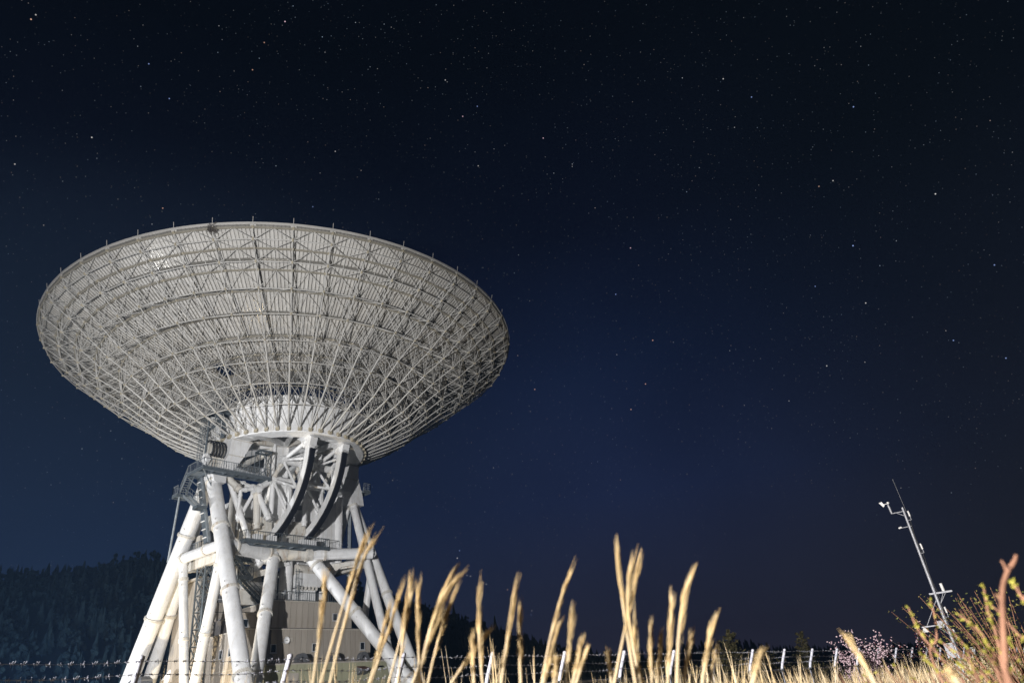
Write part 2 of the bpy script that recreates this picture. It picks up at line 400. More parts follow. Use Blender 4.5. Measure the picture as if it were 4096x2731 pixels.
for i in range(1, 7):
    me, st_ = panel_mesh(BANDS[i], BANDS[i+1])
    for k in range(48):
        if i == 1 and k == 5: continue                       # one panel is missing: sky shows through
        tag(inst('stiffener', st_, inst('reflector_panel', me, T, PH+k*DA)), kind='stuff')
# ---- back structure
U = [(32.0, 47.95), (29.88, 46.72), (27.62, 45.45), (25.2, 44.22), (22.25, 42.95), (19.05, 41.75), (16.2, 40.75), (13.4, 39.95), (10.42, 39.2)]
L = [(31.4, 46.84), (29.3, 45.38), (26.9, 43.45), (24.5, 41.6), (21.5, 39.85), (19.2, 38.2), (16.9, 36.5), (14.0, 35.05), (10.12, 33.42)]
def rz(p, a): return Vector((p[0]*math.cos(a), p[0]*math.sin(a), zr(p[1])))
mb = MB(); nd = MB()
for k in range(8):
    f = k/7
    mb.tube(rz(L[k], 0), rz(L[k+1], 0), (.05, .05, .055, .065, .09, .105, .12, .13)[k], n=6, caps=False)
    mb.tube(rz(U[k], 0), rz(U[k+1], 0), .07, n=5, caps=False)
    mb.tube(rz(L[k], 0), rz(U[k], 0), .055, n=4, caps=False)
    mb.tube(rz(L[k], 0), rz(U[k+1], 0), .05+.015*f, n=4, caps=False)
mb.tube(rz(L[8], 0), rz(U[7], 0), .06, n=5, caps=False); mb.tube(rz((10.45, 37.7), 0), rz(L[7], 0), .06, n=5, caps=False)
mb.tube(rz((10.45, 37.7), 0), rz(U[7], 0), .06, n=5, caps=False)
mb.tube(rz(U[0], 0), rz((32.15, 48.35), 0), .07, n=5); mb.tube(rz((32.15, 48.3), 0), rz((32.35, 49.15), 0), .035, n=5)
for k in range(9):
    nd.box(rz(L[k], 0), (.34, .16, .22)); nd.box(rz(U[k], 0), (.36, .24, .2))
nd.box(rz((10.15, 33.35), 0), (.5, .42, .5))
ribm, ndm = mb.mesh('rib', M['truss']), nd.mesh('gusset', M['node'])
sec = MB(); hp = MB(); hm = DA/2
for k in range(9):
    if k < 8:
        sec.tube(rz(L[k], 0), rz(L[k], DA), .06 if k else .065, n=5, caps=False)
        for a in (0, DA):
            mid = (U[k][0]*.5+U[k+1][0]*.5, U[k][1]*.5+U[k+1][1]*.5)
            sec.tube(rz(L[k], a), rz((U[k+1][0]*math.cos(hm), U[k+1][1]), hm), .045, n=4, caps=False)
            if k < 7: sec.tube(rz(L[k], a), rz((U[k][0]*math.cos(hm), U[k][1]), hm), .042, n=4, caps=False)
        sec.tube(rz((U[k][0]*math.cos(hm), U[k][1]+.1), hm), rz((U[k+1][0]*math.cos(hm), U[k+1][1]+.1), hm), .05, n=4, caps=False)
    hp.beam(rz(U[k], 0), rz(U[k], DA), .17, .17)
    hp.beam(rz((U[k][0]-.28, U[k][1]+.12), 0), rz((U[k][0]-.28, U[k][1]+.12), DA), .08, .12)
    if k: hp.box(rz((U[k][0]*math.cos(hm), U[k][1]), hm), (.3, .3, .16))
# inner cross bracing between neighbouring ribs near the hub
for k in (5, 6, 7):
    sec.tube(rz(L[k], 0), rz(U[k], DA), .045, n=4, caps=False); sec.tube(rz(L[k], DA), rz(U[k], 0), .045, n=4, caps=False)
    sec.tube(rz(L[k], 0), rz(L[k+1], DA), .045, n=4, caps=False)
secm = sec.mesh('ring_truss', M['truss']); hpm = hp.mesh('hoop', M['hoop'])
for k in range(48):
    r = inst('rib', ribm, T, PH+k*DA)
    tag(inst('gusset', ndm, r), kind='stuff')
    q_ = inst('ring_truss', secm, T, PH+k*DA); tag(inst('hoop', hpm, q_), kind='stuff')
rim = MB(); rim.lathe([(32.16, zr(48.22)), (32.24, zr(48.22)), (32.24, zr(48.48)), (32.16, zr(48.48))], n=144, smooth=False)
rim.build('rim_band', M['dish'], T)
# bird's nest on one rim node
rnd = random.Random(3); nb = MB()
for _ in range(70):
    c = rz(U[0], PH+8*DA)+Vector((rnd.gauss(0, .22), rnd.gauss(0, .22), rnd.gauss(-.1, .2)))
    dv = Vector((rnd.gauss(0, 1), rnd.gauss(0, 1), rnd.gauss(0, .6))).normalized()*.35
    nb.tube(c-dv, c+dv, .025, n=3, caps=False)
o = nb.build('nest', M['bark']); o.location = (CX, CY, ZG)
tag(o, 'dark twiggy bird nest caught on the upper rim of the dish', 'nest')
# ---- hub drum
mb = MB(); mb.lathe([(9.95, zr(33.1)), (10.47, zr(37.8))], n=96); mb.lathe([(10.47, zr(37.8)), (8.5, zr(38.0))], n=96, smooth=False)
hub = mb.build('hub_drum', M['white'], T)
mb = MB()
for k in range(12):
    a = R(8+30*k)
    c, s_ = math.cos(a), math.sin(a)
    mb.beam((9.98*c, 9.98*s_, zr(33.12)), (10.48*c, 10.48*s_, zr(37.75)), .10, .10, up=(-s_, c, 0))
mb.build('seam_strip', M['rusty'], hub)
mb = MB(); mb.lathe([(10.06, zr(33.28)), (10.12, zr(33.12)), (9.97, zr(33.02))], n=96); mb.lathe([(10.5, zr(37.5)), (10.6, zr(37.7)), (10.5, zr(37.86))], n=96); mb.build('drum_flange', M['white'], hub)
mb = MB(); mb.lathe([(9.96, zr(33.04)), (8.0, zr(33.04)), (7.96, zr(33.9))], n=96, smooth=False)
mb.build('bottom_plate', M['white'], hub)
mb = MB(); mb.lathe([(8.6, zr(35.6)), (.1, zr(35.6))], n=48, smooth=False); mb.build('hub_ceiling', M['white'], hub)
for k in range(14):
    a = R(360/14*k+9); p = Vector((8.2*math.cos(a), 8.2*math.sin(a), zr(33.6))); c0 = W(.2, -.9 if math.cos(a-R(53)) < 0 else 3.6, 34.5)
    m2 = MB(); m2.beam(c0, p, .5, .62); m2.build('radial_beam', M['rusty'] if k % 3 == 0 else M['white'], hub)
# ---- trunnion arms under the drum
for sg, tops in ((-1, ((-9.95, -7.1), (-10.05, -8.0), (-10.7, -8.9))), (1, ((7.1, 9.95), (7.6, 10.2), (7.7, 9.7)))):
    mb = MB(); secs = []
    for (ta, tb), z, sw in zip(tops, (33.05, 30.9, 29.1), (2.5, 2.2, 1.7)):
        secs.append([W(-sw, ta, z), W(sw, ta, z), W(sw, tb, z), W(-sw, tb, z)])
    mb.loft(secs); arm = mb.build('trunnion_arm', M['white'], T)
    mb = MB()
    for (ta, tb), z, sw in ((tops[0], 32.9, 2.5), (tops[1], 30.9, 2.2)):
        mb.beam(W(sw+.02, ta, z), W(sw+.02, tb, z), .08, .12)
    mb.build('bolted_seam', M['rusty'], arm)
# ---- elevation gears (two big arcs with black racks), trusses
GEAR = ((-2.35, -3.1, 32.53, 11.85), (2.6, -3.49, 33.42, 12.41))
def arc_pt(cs, cz, r, a, t): return W(cs+r*math.cos(a), t, cz+r*math.sin(a))
def arc(mat, name, parent, g, r0, r1, ta, tb, a0, a1, n=40):
    mb = MB(); secs = []
    for k in range(n+1):
        a = R(a0+(a1-a0)*k/n)
        secs.append([arc_pt(g[1], g[2], r0, a, ta), arc_pt(g[1], g[2], r1, a, ta), arc_pt(g[1], g[2], r1, a, tb), arc_pt(g[1], g[2], r0, a, tb)])
    mb.loft(secs); return mb.build(name, mat, parent)
def pipe(name, P, Q, r, parent, mat='white', n=12, collar=True):
    mb = MB(); P, Q = Vector(P), Vector(Q); mb.tube(P, Q, r, n=n)
    if collar:
        d = (Q-P).normalized(); Lg = (Q-P).length
        for f in (.55, Lg-.65):
            if Lg > 2: mb.tube(P+d*f, P+d*(f+.09), r*1.38, n=n); mb.tube(P+d*(f+.11), P+d*(f+.2), r*1.38, n=n)
    return mb.build(name, M[mat], parent)
for gi, g in enumerate(GEAR):
    t0 = g[0]
    ga = arc(M['white'], 'gear_arc', T, g, g[3]-1.0, g[3]-.12, t0-.40, t0+.40, -3, -74)
    arc(M['rack'], 'rack', ga, g, g[3]-.10, g[3]+.12, t0-.34, t0+.40, -6, -74)
    mb = MB()
    for k in range(90):
        a = R(-6-68*k/89); c = arc_pt(g[1], g[2], g[3]+.15, a, t0+.03)
        mb.box(c, (.05, .72, .07), BV*math.cos(a)+ZV*math.sin(a), EV, BV*-math.sin(a)+ZV*math.cos(a))
    tag(mb.build('rack_tooth', M['rack'], ga), kind='stuff')
    mb = MB(); c = g[1]+g[3]
    mb.loft([[W(c-1.4, t0-.5, 31.7), W(c+.0, t0-.5, 31.7), W(c+.0, t0+.5, 31.7), W(c-1.4, t0+.5, 31.7)], [W(c-1.9, t0-.5, 32.7), W(c+.35, t0-.5, 32.7), W(c+.35, t0+.5, 32.7), W(c-1.9, t0+.5, 32.7)], [W(c-3.0, t0-.4, 33.4), W(c-.6, t0-.4, 33.4), W(c-.6, t0+.4, 33.4), W(c-3.0, t0+.4, 33.4)]])
    mb.build('gear_head', M['white'], ga)
    on = lambda a: (g[1]+(g[3]-1.1)*math.cos(R(a)), g[2]+(g[3]-1.1)*math.sin(R(a)))
    nodes = dict(top=(8.0, 32.5), P1=(3.7, 31.0), P2=(1.6, 29.0), P3=(-.2, 24.6), Ga=on(-12), Gb=on(-32), Gc=on(-49), col=(1.7, 23.4))
    for ti, (tt, tg) in enumerate(((t0-.95, t0-.3), (t0+1.75, t0+.3))):
        for a, b, r in (('top', 'P1', .27), ('P1', 'P2', .27), ('P2', 'P3', .27), ('P1', 'Ga', .17), ('P1', 'Gb', .17), ('P2', 'Gb', .18), ('P2', 'Gc', .18), ('P2', 'col', .33)):
            pa = W(nodes[a][0], tt, nodes[a][1]); tb = tg if b[0] == 'G' else tt
            pa2 = W(nodes[a][0], tg if a == 'top' else tt, nodes[a][1])
            pipe('truss_tube', pa2, W(nodes[b][0], tb, nodes[b][1]), r, ga, 'rusty' if (a, b) == ('P1', 'P2') else 'white')
    for nd_ in ('P1', 'P2'):
        mb = MB(); mb.tube(W(nodes[nd_][0], t0-1.45, nodes[nd_][1]), W(nodes[nd_][0], t0+1.9, nodes[nd_][1]), .5, n=20)
        mb.build('cross_tube', M['white'], ga)
    # front half of the wheel, a plain curved girder
    arc(M['white'], 'front_arc', ga, (0, -1.0, 31.6, 9), 7.4, 8.6, t0-.4, t0+.4, -172, -108, 24)
    mb = MB(); c = arc_pt(g[1], g[2], g[3]+.5, R(-75), t0+.75)
    mb.tube(c-EV*.1-BV*.1, c+BV*.55+ZV*.62, .27, n=14); mb.build('drive_motor', M['white'], ga)
# counterweight and lower girders
mb = MB(); Wb(mb, -3.6, -.3, -6.2, 6.0, 20.6, 22.7); cw = mb.build('counterweight_girder', M['white'], T)
for t0 in (-5.9, -4.4, -1.1, .3, 1.4, 4.4):
    mb = MB(); wd = 1.1
    mb.loft([[W(-3.3, t0, 22.7), W(-.3, t0, 22.7), W(-.3, t0+wd, 22.7), W(-3.3, t0+wd, 22.7)], [W(-3.3, t0, 23.5), W(-.2, t0, 23.4), W(-.2, t0+wd, 23.4), W(-3.3, t0+wd, 23.5)], [W(-3.3, t0, 24.6), W(-2.2, t0, 24.6), W(-2.2, t0+wd, 24.6), W(-3.3, t0+wd, 24.6)]])
    mb.build('counterweight_block', M['rusty'] if t0 in (-4.4, 1.4) else M['white'], cw)
    m2 = MB(); m2.tube(W(-2.6, t0+.55, 24.6), W(-2.6, t0+.55, 24.72), .85, n=20); m2.build('flange_plate', M['rusty'], cw)
for t0 in (-5.4, -4.7, -.6, 1.2, 4.0):
    mb = MB(); Wb(mb, -.31, -.2, t0, t0+.3, 20.8, 23.0); mb.build('rust_streaked_plate', M['rusty'], cw)
for t0, w_ in ((-4.35, 1.45), (-1.8, .7), (.6, 1.5), (3.15, .7)):
    mb = MB(); P = [(-.3, 24.2), (1.3, 24.0), (1.5, 22.6), (.2, 21.2), (-.3, 21.2)]
    mb.loft([[W(s_, t0, z) for s_, z in P], [W(s_, t0+w_, z) for s_, z in P]]); mb.build('drive_housing', M['rusty'], cw)
# box columns between and behind the gears, equipment rooms
for t0, t1 in ((-2.75, -.7), (2.6, 4.6)):
    mb = MB(); Wb(mb, -1.8, .5, t0, t1, 22.2, 34.3); col = mb.build('box_column', M['white'], T)
    for tt in (t0, t1):
        mb = MB(); mb.tube(W(.55, tt, 22.2), W(.55, tt, 34.4), .26, n=14); mb.build('corner_tube', M['white'], col)
mb = MB(); Wb(mb, -6.5, -2.6, -5.6, 4.6, 20.5, 27.2); mb.build('equipment_room', M['white'], T)
mb = MB(); Wb(mb, -6.4, -2.2, -7.6, -5.7, 20.3, 25.4); mb.build('equipment_room', M['rusty'], T)
mb = MB(); Wb(mb, -3.2, 1.0, 4.9, 7.4, 19.4, 27.6); rm = mb.build('equipment_room', M['white'], T)
mb = MB(); mb.tube(W(.8, 7.8, 19.2), W(.8, 7.8, 28.3), .62, n=24); mb.tube(W(.8, 7.8, 24.4), W(.8, 7.8, 24.55), .68, n=24); mb.tube(W(.8, 7.8, 21.7), W(.8, 7.8, 21.85), .68, n=24); mb.build('round_column', M['white'], rm)
mb = MB(); Wb(mb, -2.0, -1.6, .2, 1.9, 26.6, 30.8); mb.build('dark_doorway', M['duct'], T)
mb = MB(); Wb(mb, 1.2, 1.3, .3, 1.5, 25.6, 26.2); fanb = mb.build('fan_unit', M['steel'], T)
# braces from the left bearing to the gear side
for P, Q, r in (((-.5, -9.3, 29.6), (1.4, -7.6, 26.9), .42), ((-.2, -8.7, 29.3), (1.9, -6.2, 20.8), .36), ((1.5, -7.6, 26.9), (1.6, -5.6, 27.4), .26), ((1.5, -5.5, 27.3), (1.6, -3.4, 28.9), .38), ((1.5, -5.5, 27.3), (2.0, -5.3, 22.2), .42), ((1.5, -5.6, 27.3), (.6, -7.2, 23.2), .24), ((1.5, -7.6, 26.9), (.9, -7.4, 23.4), .22), ((1.5, -5.5, 27.3), (3.0, -4.3, 23.2), .36), ((-1.4, -6.9, 29.0), (-1.2, -6.9, 21), .5), ((-.9, -6.6, 28.6), (1.4, -5.6, 27.4), .36)):
    pipe('brace_tube', W(*P), W(*Q), r, T, 'rusty' if r > .4 else 'white')
mb = MB(); mb.tube(W(1.5, -5.95, 27.3), W(1.5, -5.0, 27.3), .6, n=18); mb.build('node_disc', M['white'], T)

# ---- bearings on top of the legs
mb = MB(); mb.loft([[W(-2.2, -11.0, 27.6), W(1.2, -11.0, 27.6), W(1.2, -9.5, 27.6), W(-2.2, -9.5, 27.6)], [W(-1.5, -11.2, 29.3), W(.7, -11.2, 29.3), W(.7, -9.2, 29.3), W(-1.5, -9.2, 29.3)], [W(-1.2, -11.1, 30.0), W(.8, -11.1, 30.0), W(.8, -9.3, 30.0), W(-1.2, -9.3, 30.0)]])
mb.build('bearing_block', M['white'], T)
mb = MB(); mb.loft([[W(-1.2, 9.0, 27.3), W(2.2, 9.0, 27.3), W(2.2, 11.2, 27.3), W(-1.2, 11.2, 27.3)], [W(-.7, 9.1, 29.7), W(1.7, 9.1, 29.7), W(1.7, 11.2, 29.7), W(-.7, 11.2, 29.7)]])
mb.loft([[W(-.6, 9.6, 29.7), W(1.7, 9.6, 29.7), W(1.7, 11.1, 29.7), W(-.6, 11.1, 29.7)], [W(.2, 9.8, 30.9), W(1.5, 9.8, 30.9), W(1.5, 10.9, 30.9), W(.2, 10.9, 30.9)], [W(.6, 9.9, 31.9), W(1.4, 9.9, 31.9), W(1.4, 10.7, 31.9), W(.6, 10.7, 31.9)]])
mb.build('bearing_block', M['white'], T)
mb = MB(); mb.tube(W(.4, -12.0, 31.7), W(.4, -9.8, 31.7), .85, n=24); wrap = mb.build('cable_drum', M['rusty'], T)
for k in range(5):
    mb = MB(); c = W(.4, -11.85+.42*k, 31.6); mb.path([c+BV*1.3*math.cos(R(a))+ZV*1.25*math.sin(R(a)) for a in range(-90, 125, 12)], .1, 6); mb.build('cable', M['black'], wrap)
mb = MB(); Wb(mb, .2, 1.3, -12.1, -10.2, 28.9, 30.6); mb.build('drum_housing', M['rusty'], wrap)
mb = MB(); mb.blob(W(1.5, -12.5, 30.0), .55, random.Random(1), 12, 1.5); mb.build('wrapped_bundle', M['white'], wrap)

# ---- legs and ring
def leg(P, Q, r, fl, name='leg', mat='white', lugs=True):
    P, Q = W(*P), W(*Q); mb = MB(); mb.tube(P, Q, r, n=28); o = mb.build(name, M[mat], T); d = (Q-P).normalized()
    for f in fl:
        c = P+(Q-P)*f; m2 = MB(); m2.tube(c-d*.13, c-d*.02, r*1.17, n=28); m2.tube(c+d*.02, c+d*.13, r*1.17, n=28)
        fo = m2.build('flange', M['rusty'], o)
        m3 = MB(); ax = d.orthogonal().normalized(); bx = d.cross(ax)
        for k in range(30):
            w = 2*math.pi*k/30; m3.tube(c+(ax*math.cos(w)+bx*math.sin(w))*r*1.09-d*.2, c+(ax*math.cos(w)+bx*math.sin(w))*r*1.09+d*.2, .045, n=5)
        tag(m3.build('flange_bolt', M['rusty'], o), kind='stuff')
        if lugs:
            side = (Vector((-.15, -1, 0))-d*Vector((-.15, -1, 0)).dot(d)).normalized()
            for dz in (-.75, .75):
                m4 = MB(); m4.tube(c+d*dz+side*(r-.02), c+d*dz+side*(r+.16), .13, n=8); m4.build('lifting_lug', M['white'], o)
    return o
LEGS = [((-.96, -10.4, 29.2), (-16.51, -12.3, -2), .94, [.046, .227, .517]), ((-2.69, -9.8, 29), (-16.48, -9.0, -2), .79, [.496]),
        ((-.59, -10.4, 29), (16.59, -12.2, -2), .84, [.04, .245, .497, .779]), ((-2.79, -9.6, 29), (3.17, -8.9, 20), .42, []),
        ((1.75, -2.5, 19.3), (14.42, -12.0, -2), .72, [.03, .364, .678]), ((-4.46, -10.9, 19.5), (-.24, -10, -2), .5, [.122, .443]),
        ((4.69, -10.8, 19.5), (-1.7, -10, -2), .55, [.112, .44]), ((2.41, 2.4, 19.3), (16.86, 11.8, -2), .78, [.05, .352, .733]),
        ((.07, 10.4, 29), (14.72, 12.1, -2), .68, [.04, .234, .477, .78]), ((.94, 9.8, 29), (13.94, 8.3, -2), .55, [.06, .662]),
        ((4.74, 10.8, 19.5), (.77, 10, -2), .47, [.098]), ((.43, 10, 29), (-14.87, 12.5, -2), .55, [.048]),
        ((-1.3, -2.5, 19.3), (-15.6, -12.2, -2), .6, []), ((-1.3, 2.5, 19.3), (-14.9, 12.5, -2), .6, [])]
for P, Q, r, fl in LEGS:
    if Q[2] < 0: Q = (Q[0]+(Q[0]-P[0])*((ZG-H+.15)-Q[2])/(Q[2]-P[2]), Q[1], ZG-H+.15)
    leg(P, Q, r, fl)
RG = 19.45
n1, n2, n3, n4, n5 = (-.75, -12.75), (3.75, -10.4), (1.5, -2.55), (3.3, 2.05), (6.95, 8.85)
n1 = (-6.3, -10.9); n6 = (-5.6, 10.9)
for A, B, r, fl in ((n2, n3, .84, [.2, .87]), (n3, n4, .76, [.3, .84]), (n4, n5, .70, [.2, .83]), ((-6.2, -11.0), (4.5, -10.7), .60, [.2, .66]), (n5, n6, .55, [.2]), (n6, (-1.3, 2.5), .6, []), ((-1.3, 2.5), (-1.3, -2.5), .6, []), ((-1.3, -2.5), n1, .6, [])):
    leg((A[0], A[1], RG), (B[0], B[1], RG), r, fl, 'ring_tube', 'rusty' if A == n3 else 'white', False)
for sg in (-1, 1):
    mb = MB(); mb.beam(W(-5.8, 9.5*sg, 18.75), W(4.4, 9.5*sg, 18.75), .7, 1.25); mb.build('inner_girder', M['rusty'], T)
mb = MB(); mb.beam(W(-5.6, -9.3, 18.5), W(-5.6, 9.3, 18.5), .7, .5); mb.beam(W(3.3, 8.8, 18.7), W(-1, 5.0, 18.5), .6, .8); mb.build('inner_girder', M['rusty'], T)
# ---- walkways, rails, stairs
def rail(name, pts, parent, h=1.1, step=.32, mat='steel'):
    mb = MB()
    for P, Q in zip(pts, pts[1:]):
        P, Q = Vector(P), Vector(Q); L_ = (Q-P).length; n = max(1, round(L_/step))
        mb.beam(P+ZV*h, Q+ZV*h, .06, .06); mb.beam(P+ZV*.12, Q+ZV*.12, .04, .06)
        for k in range(n+1):
            c = P+(Q-P)*k/n; big = k % 5 == 0 or k == n
            mb.beam(c, c+ZV*h, .06 if big else .026, .06 if big else .026, up=(1, 0, 0))
    return mb.build(name, M[mat], parent)
def deck(name, s0, s1, t0, t1, z, parent, gap=1.6):
    mb = MB(); Wb(mb, s0, s1, t0, t1, z-.06, z)
    o = mb.build(name, M['steel'], parent)
    mb = MB()
    Wb(mb, s0-.04, s0, t0, t1, z-.34, z+.05); Wb(mb, s1, s1+.04, t0, t1, z-.34, z+.05); Wb(mb, s0, s1, t0-.04, t0, z-.34, z+.05); Wb(mb, s0, s1, t1, t1+.04, z-.34, z+.05)
    n = int((t1-t0)/gap)
    for k in range(1, n+1): t = t0+(t1-t0)*k/(n+1); Wb(mb, s0, s1, t, t+.1, z-.3, z-.06)
    mb.build('edge_beam', M['steel2'], o); return o
def stair(P, Q, w, side, parent, mat='steel'):
    """open flight from P (top) to Q (bottom), treads w wide towards the unit vector side"""
    P, Q, side = Vector(P), Vector(Q), Vector(side); mb = MB()
    for o_ in (0, w): mb.beam(P+side*o_, Q+side*o_, .05, .3)
    n = max(3, round((P.z-Q.z)/.26)); run = (Q-P); run.z = 0; run.normalize()
    for k in range(1, n): c = P+(Q-P)*k/n+side*w/2; mb.box(c, (.24, w, .04), run, side, ZV)
    o = mb.build('stair_flight', M[mat], parent)
    r = MB()
    for o_ in (0, w):
        a, b = P+side*o_, Q+side*o_
        r.beam(a+ZV*1.0, b+ZV*1.0, .05, .05); r.beam(a+ZV*.55, b+ZV*.55, .03, .03)
        for k in range(6): c = a+(b-a)*k/5; r.beam(c, c+ZV, .035, .035, up=(1, 0, 0))
    r.build('handrail', M[mat], o); return o
dk = deck('walkway', 1.3, 2.5, -13.2, -4.2, 28.75, T)
rail('railing', [W(2.5, -4.2, 28.75), W(2.5, -13.2, 28.75), W(-1.4, -13.2, 28.75)], dk)
rail('railing', [W(1.3, -11.6, 28.75), W(1.3, -4.2, 28.75)], dk)
d2 = deck('walkway', -1.4, 1.3, -13.2, -11.9, 28.75, T)
stair(W(-1.4, -13.2, 28.7), W(-2.6, -13.3, 26.6), .85, EV, d2)
d3 = deck('stair_landing', -3.7, -2.5, -13.6, -12.0, 26.55, T)
rail('railing', [W(-2.5, -13.6, 26.55), W(-3.7, -13.6, 26.55), W(-3.7, -12.0, 26.55)], d3)
stair(W(-2.5, -12.9, 26.5), W(1.0, -12.9, 24.2), .85, EV, d3)
d4 = deck('stair_landing', .9, 1.9, -13.1, -11.9, 24.15, T)
stair(W(-.6, -9.4, 24.0), W(.9, -9.4, 21.2), .85, EV, T)
mb = MB(); mb.tube(W(-3.2, -12.95, 26.5), W(-6.2, -11.9, 19.3), .13, n=10); mb.build('support_post', M['steel'], T)
for P, Q in (((-1.4, -13.1, 28.4), (-.8, -11.3, 26.9)), ((2.4, -13.1, 28.4), (1.0, -11.2, 27.0))):
    mb = MB(); mb.beam(W(*P), W(*Q), .09, .09); mb.build('platform_brace', M['steel'], T)
# hanging cage over the walkway
mb = MB(); cg = [(1.3, -5.9), (2.5, -5.9), (2.5, -4.3), (1.3, -4.3)]
for s_, t_ in cg: mb.beam(W(s_, t_, 28.8), W(s_, t_, 32.2), .09, .09, up=(1, 0, 0))
for k in range(4):
    a, b = cg[k], cg[(k+1) % 4]; mb.beam(W(*a, 32.2), W(*b, 32.2), .2, .22); mb.beam(W(*a, 32.1), W(*b, 30.4), .06, .06); mb.beam(W(*b, 30.4), W(*a, 28.9), .06, .06)
for t_ in (-9.0, -7.6, -6.8): mb.beam(W(1.9, t_, 28.8), W(1.9, t_, 33.0), .05, .05, up=(1, 0, 0))
mb.build('maintenance_cage', M['steel2'], T)
# cable ladder down the leg
P, Q = W(-1.9, -11.6, 29.6), W(.95, -11.0, 20.2); mb = MB(); mb.beam(P, Q, .75, .18, up=(-EX, -EY, 0)); cl = mb.build('cable_tray', M['steel2'], T)
mb = MB(); mb.beam(P+BV*.62, Q+BV*.62, .26, .26, up=(-EX, -EY, 0)); mb.build('tray_channel', M['steel'], cl)
for k in range(9):
    c = P+(Q-P)*(k+.6)/9.2-EV*.16; mb = MB(); mb.beam(c-BV*.42, c+BV*.42, .1, .1); mb.build('tray_clamp', M['white'], cl)
# caged ladder up to the hub
def cage_ladder(P, Q, out_, name, mat='steel2', r=.38, parent=T):
    P, Q, out_ = Vector(P), Vector(Q), Vector(out_).normalized(); d = (Q-P).normalized(); side = d.cross(out_).normalized(); mb = MB()
    for sg in (-1, 1): mb.beam(P+side*.22*sg, Q+side*.22*sg, .05, .05, up=out_)
    n = int((Q-P).length/.33)
    for k in range(n): c = P+d*(k*.33); mb.beam(c-side*.22, c+side*.22, .03, .03, up=out_)
    o = mb.build(name, M[mat], parent); m2 = MB(); n = int((Q-P).length/.9)
    arcs = [(-100+200*j/8) for j in range(9)]
    for k in range(1, n+1):
        c = P+d*(k*.9); m2.path([c+out_*(r*math.cos(R(a))+.15)+side*r*math.sin(R(a)) for a in arcs], .028, 4)
    for a in (-60, 0, 60): off = out_*(r*math.cos(R(a))+.15)+side*r*math.sin(R(a)); m2.beam(P+d*.9+off, P+d*.9*n+off, .03, .03, up=out_)
    m2.build('safety_cage', M[mat], o); return o
cage_ladder(W(.6, -12.75, 28.8), W(.6, -12.75, 37.0), -EV+BV*.4, 'caged_ladder')
mb = MB(); mb.beam(W(.9, -12.4, 28.8), W(.9, -12.4, 37.0), .22, .2, up=(1, 0, 0)); mb.beam(W(1.4, -10.7, 33.2), W(1.4, -10.7, 37.0), .12, .5, up=(1, 0, 0)); mb.build('ladder_support', M['steel2'], T)
d5 = deck('hub_platform', .6, 2.4, -12.4, -10.5, 36.4, T); rail('railing', [W(2.4, -10.5, 36.4), W(2.4, -12.4, 36.4), W(.6, -12.4, 36.4)], d5, mat='steel2'); stair(W(.8, -10.6, 36.3), W(.8, -12.3, 34.0), .8, BV, T, 'steel2')
mb = MB(); P, Q = W(-1.0, 11.2, 28.6), W(-1.0, 11.2, ZG-H+.1)
mb.beam(P, Q, .45, .5, up=(1, 0, 0)); mb.build('cable_duct', M['steel'], T)
cage_ladder(W(-1.6, 11.2, 21.6), W(-1.6, 11.2, 26.8), -BV, 'ladder', 'steel')
d6 = deck('bearing_platform', .6, 2.2, 11.2, 12.4, 29.6, T); rail('railing', [W(2.2, 11.2, 29.6), W(2.2, 12.4, 29.6), W(.6, 12.4, 29.6)], d6)
# lower walkway in front of the counterweight
dl = deck('walkway', 3.6, 5.0, -8.4, 3.4, 20.05, T, 1.9); rail('railing', [W(3.6, -8.4, 20.05), W(5.0, -8.4, 20.05), W(5.0, 3.4, 20.05), W(3.6, 3.4, 20.05)], dl, mat='steel2')
for t_ in (-6.8, -4.9, -.4, .8):
    mb = MB(); Wb(mb, 3.65, 4.3, t_, t_+1.1, 20.1, 21.0); mb.build('equipment_box', M['white'], dl)
dr = deck('walkway', -4.4, -1.8, -10.2, -8.2, 20.05, T); rail('railing', [W(-4.4, -10.2, 20.05), W(-1.8, -10.2, 20.05), W(-1.8, -8.2, 20.05)], dr)
mb = MB(); Wb(mb, -3.6, -2.7, -10.0, -9.2, 20.1, 22.0); mb.build('control_cabinet', M['trim'], dr)
mb = MB(); mb.lathe([(1.5, 0), (1.5, 2.6), (1.25, 2.75), (.02, 2.8)], W(-3.6, -7.4, 20.05), 24); mb.build('tank', M['duct'], T)
# stairs from the ring down to the roof
stair(W(-1.0, -6.6, 19.4), W(-1.0, -4.3, 17.0), .8, BV, T, 'steel2')
de = deck('stair_landing', -1.4, .2, -6.2, -4.2, 16.9, T); rail('railing', [W(.2, -4.2, 16.9), W(.2, -6.2, 16.9), W(-1.4, -6.2, 16.9)], de, mat='steel2')
stair(W(-1.0, -5.6, 16.7), W(-1.0, -2.3, 14.1), .8, BV, T, 'steel2')
dm = deck('walkway', -2.6, -1.4, -6.4, 1.0, 19.3, T); rail('railing', [W(-1.4, -6.4, 19.3), W(-1.4, 1.0, 19.3)], dm, mat='steel2')
mb = MB(); Wb(mb, -3.8, -2.8, -4.6, -1.2, 14.2, 18.8); mb.build('machine_room', M['rusty'], T)
mb = MB(); mb.tube(W(-1.9, -4.4, 16.3), W(-1.9, -.8, 16.3), .5, n=18); mb.build('duct', M['white'], T)
mb = MB(); mb.beam(W(-1.6, -4.2, 17.2), W(-1.2, -.9, 18.1), .3, .75); mb.build('perforated_girder', M['rusty'], T)
mb = MB(); mb.beam(W(.6, -2.6, 17.9), W(.9, .2, 18.7), .4, .5); mb.build('inner_girder', M['white'], T)
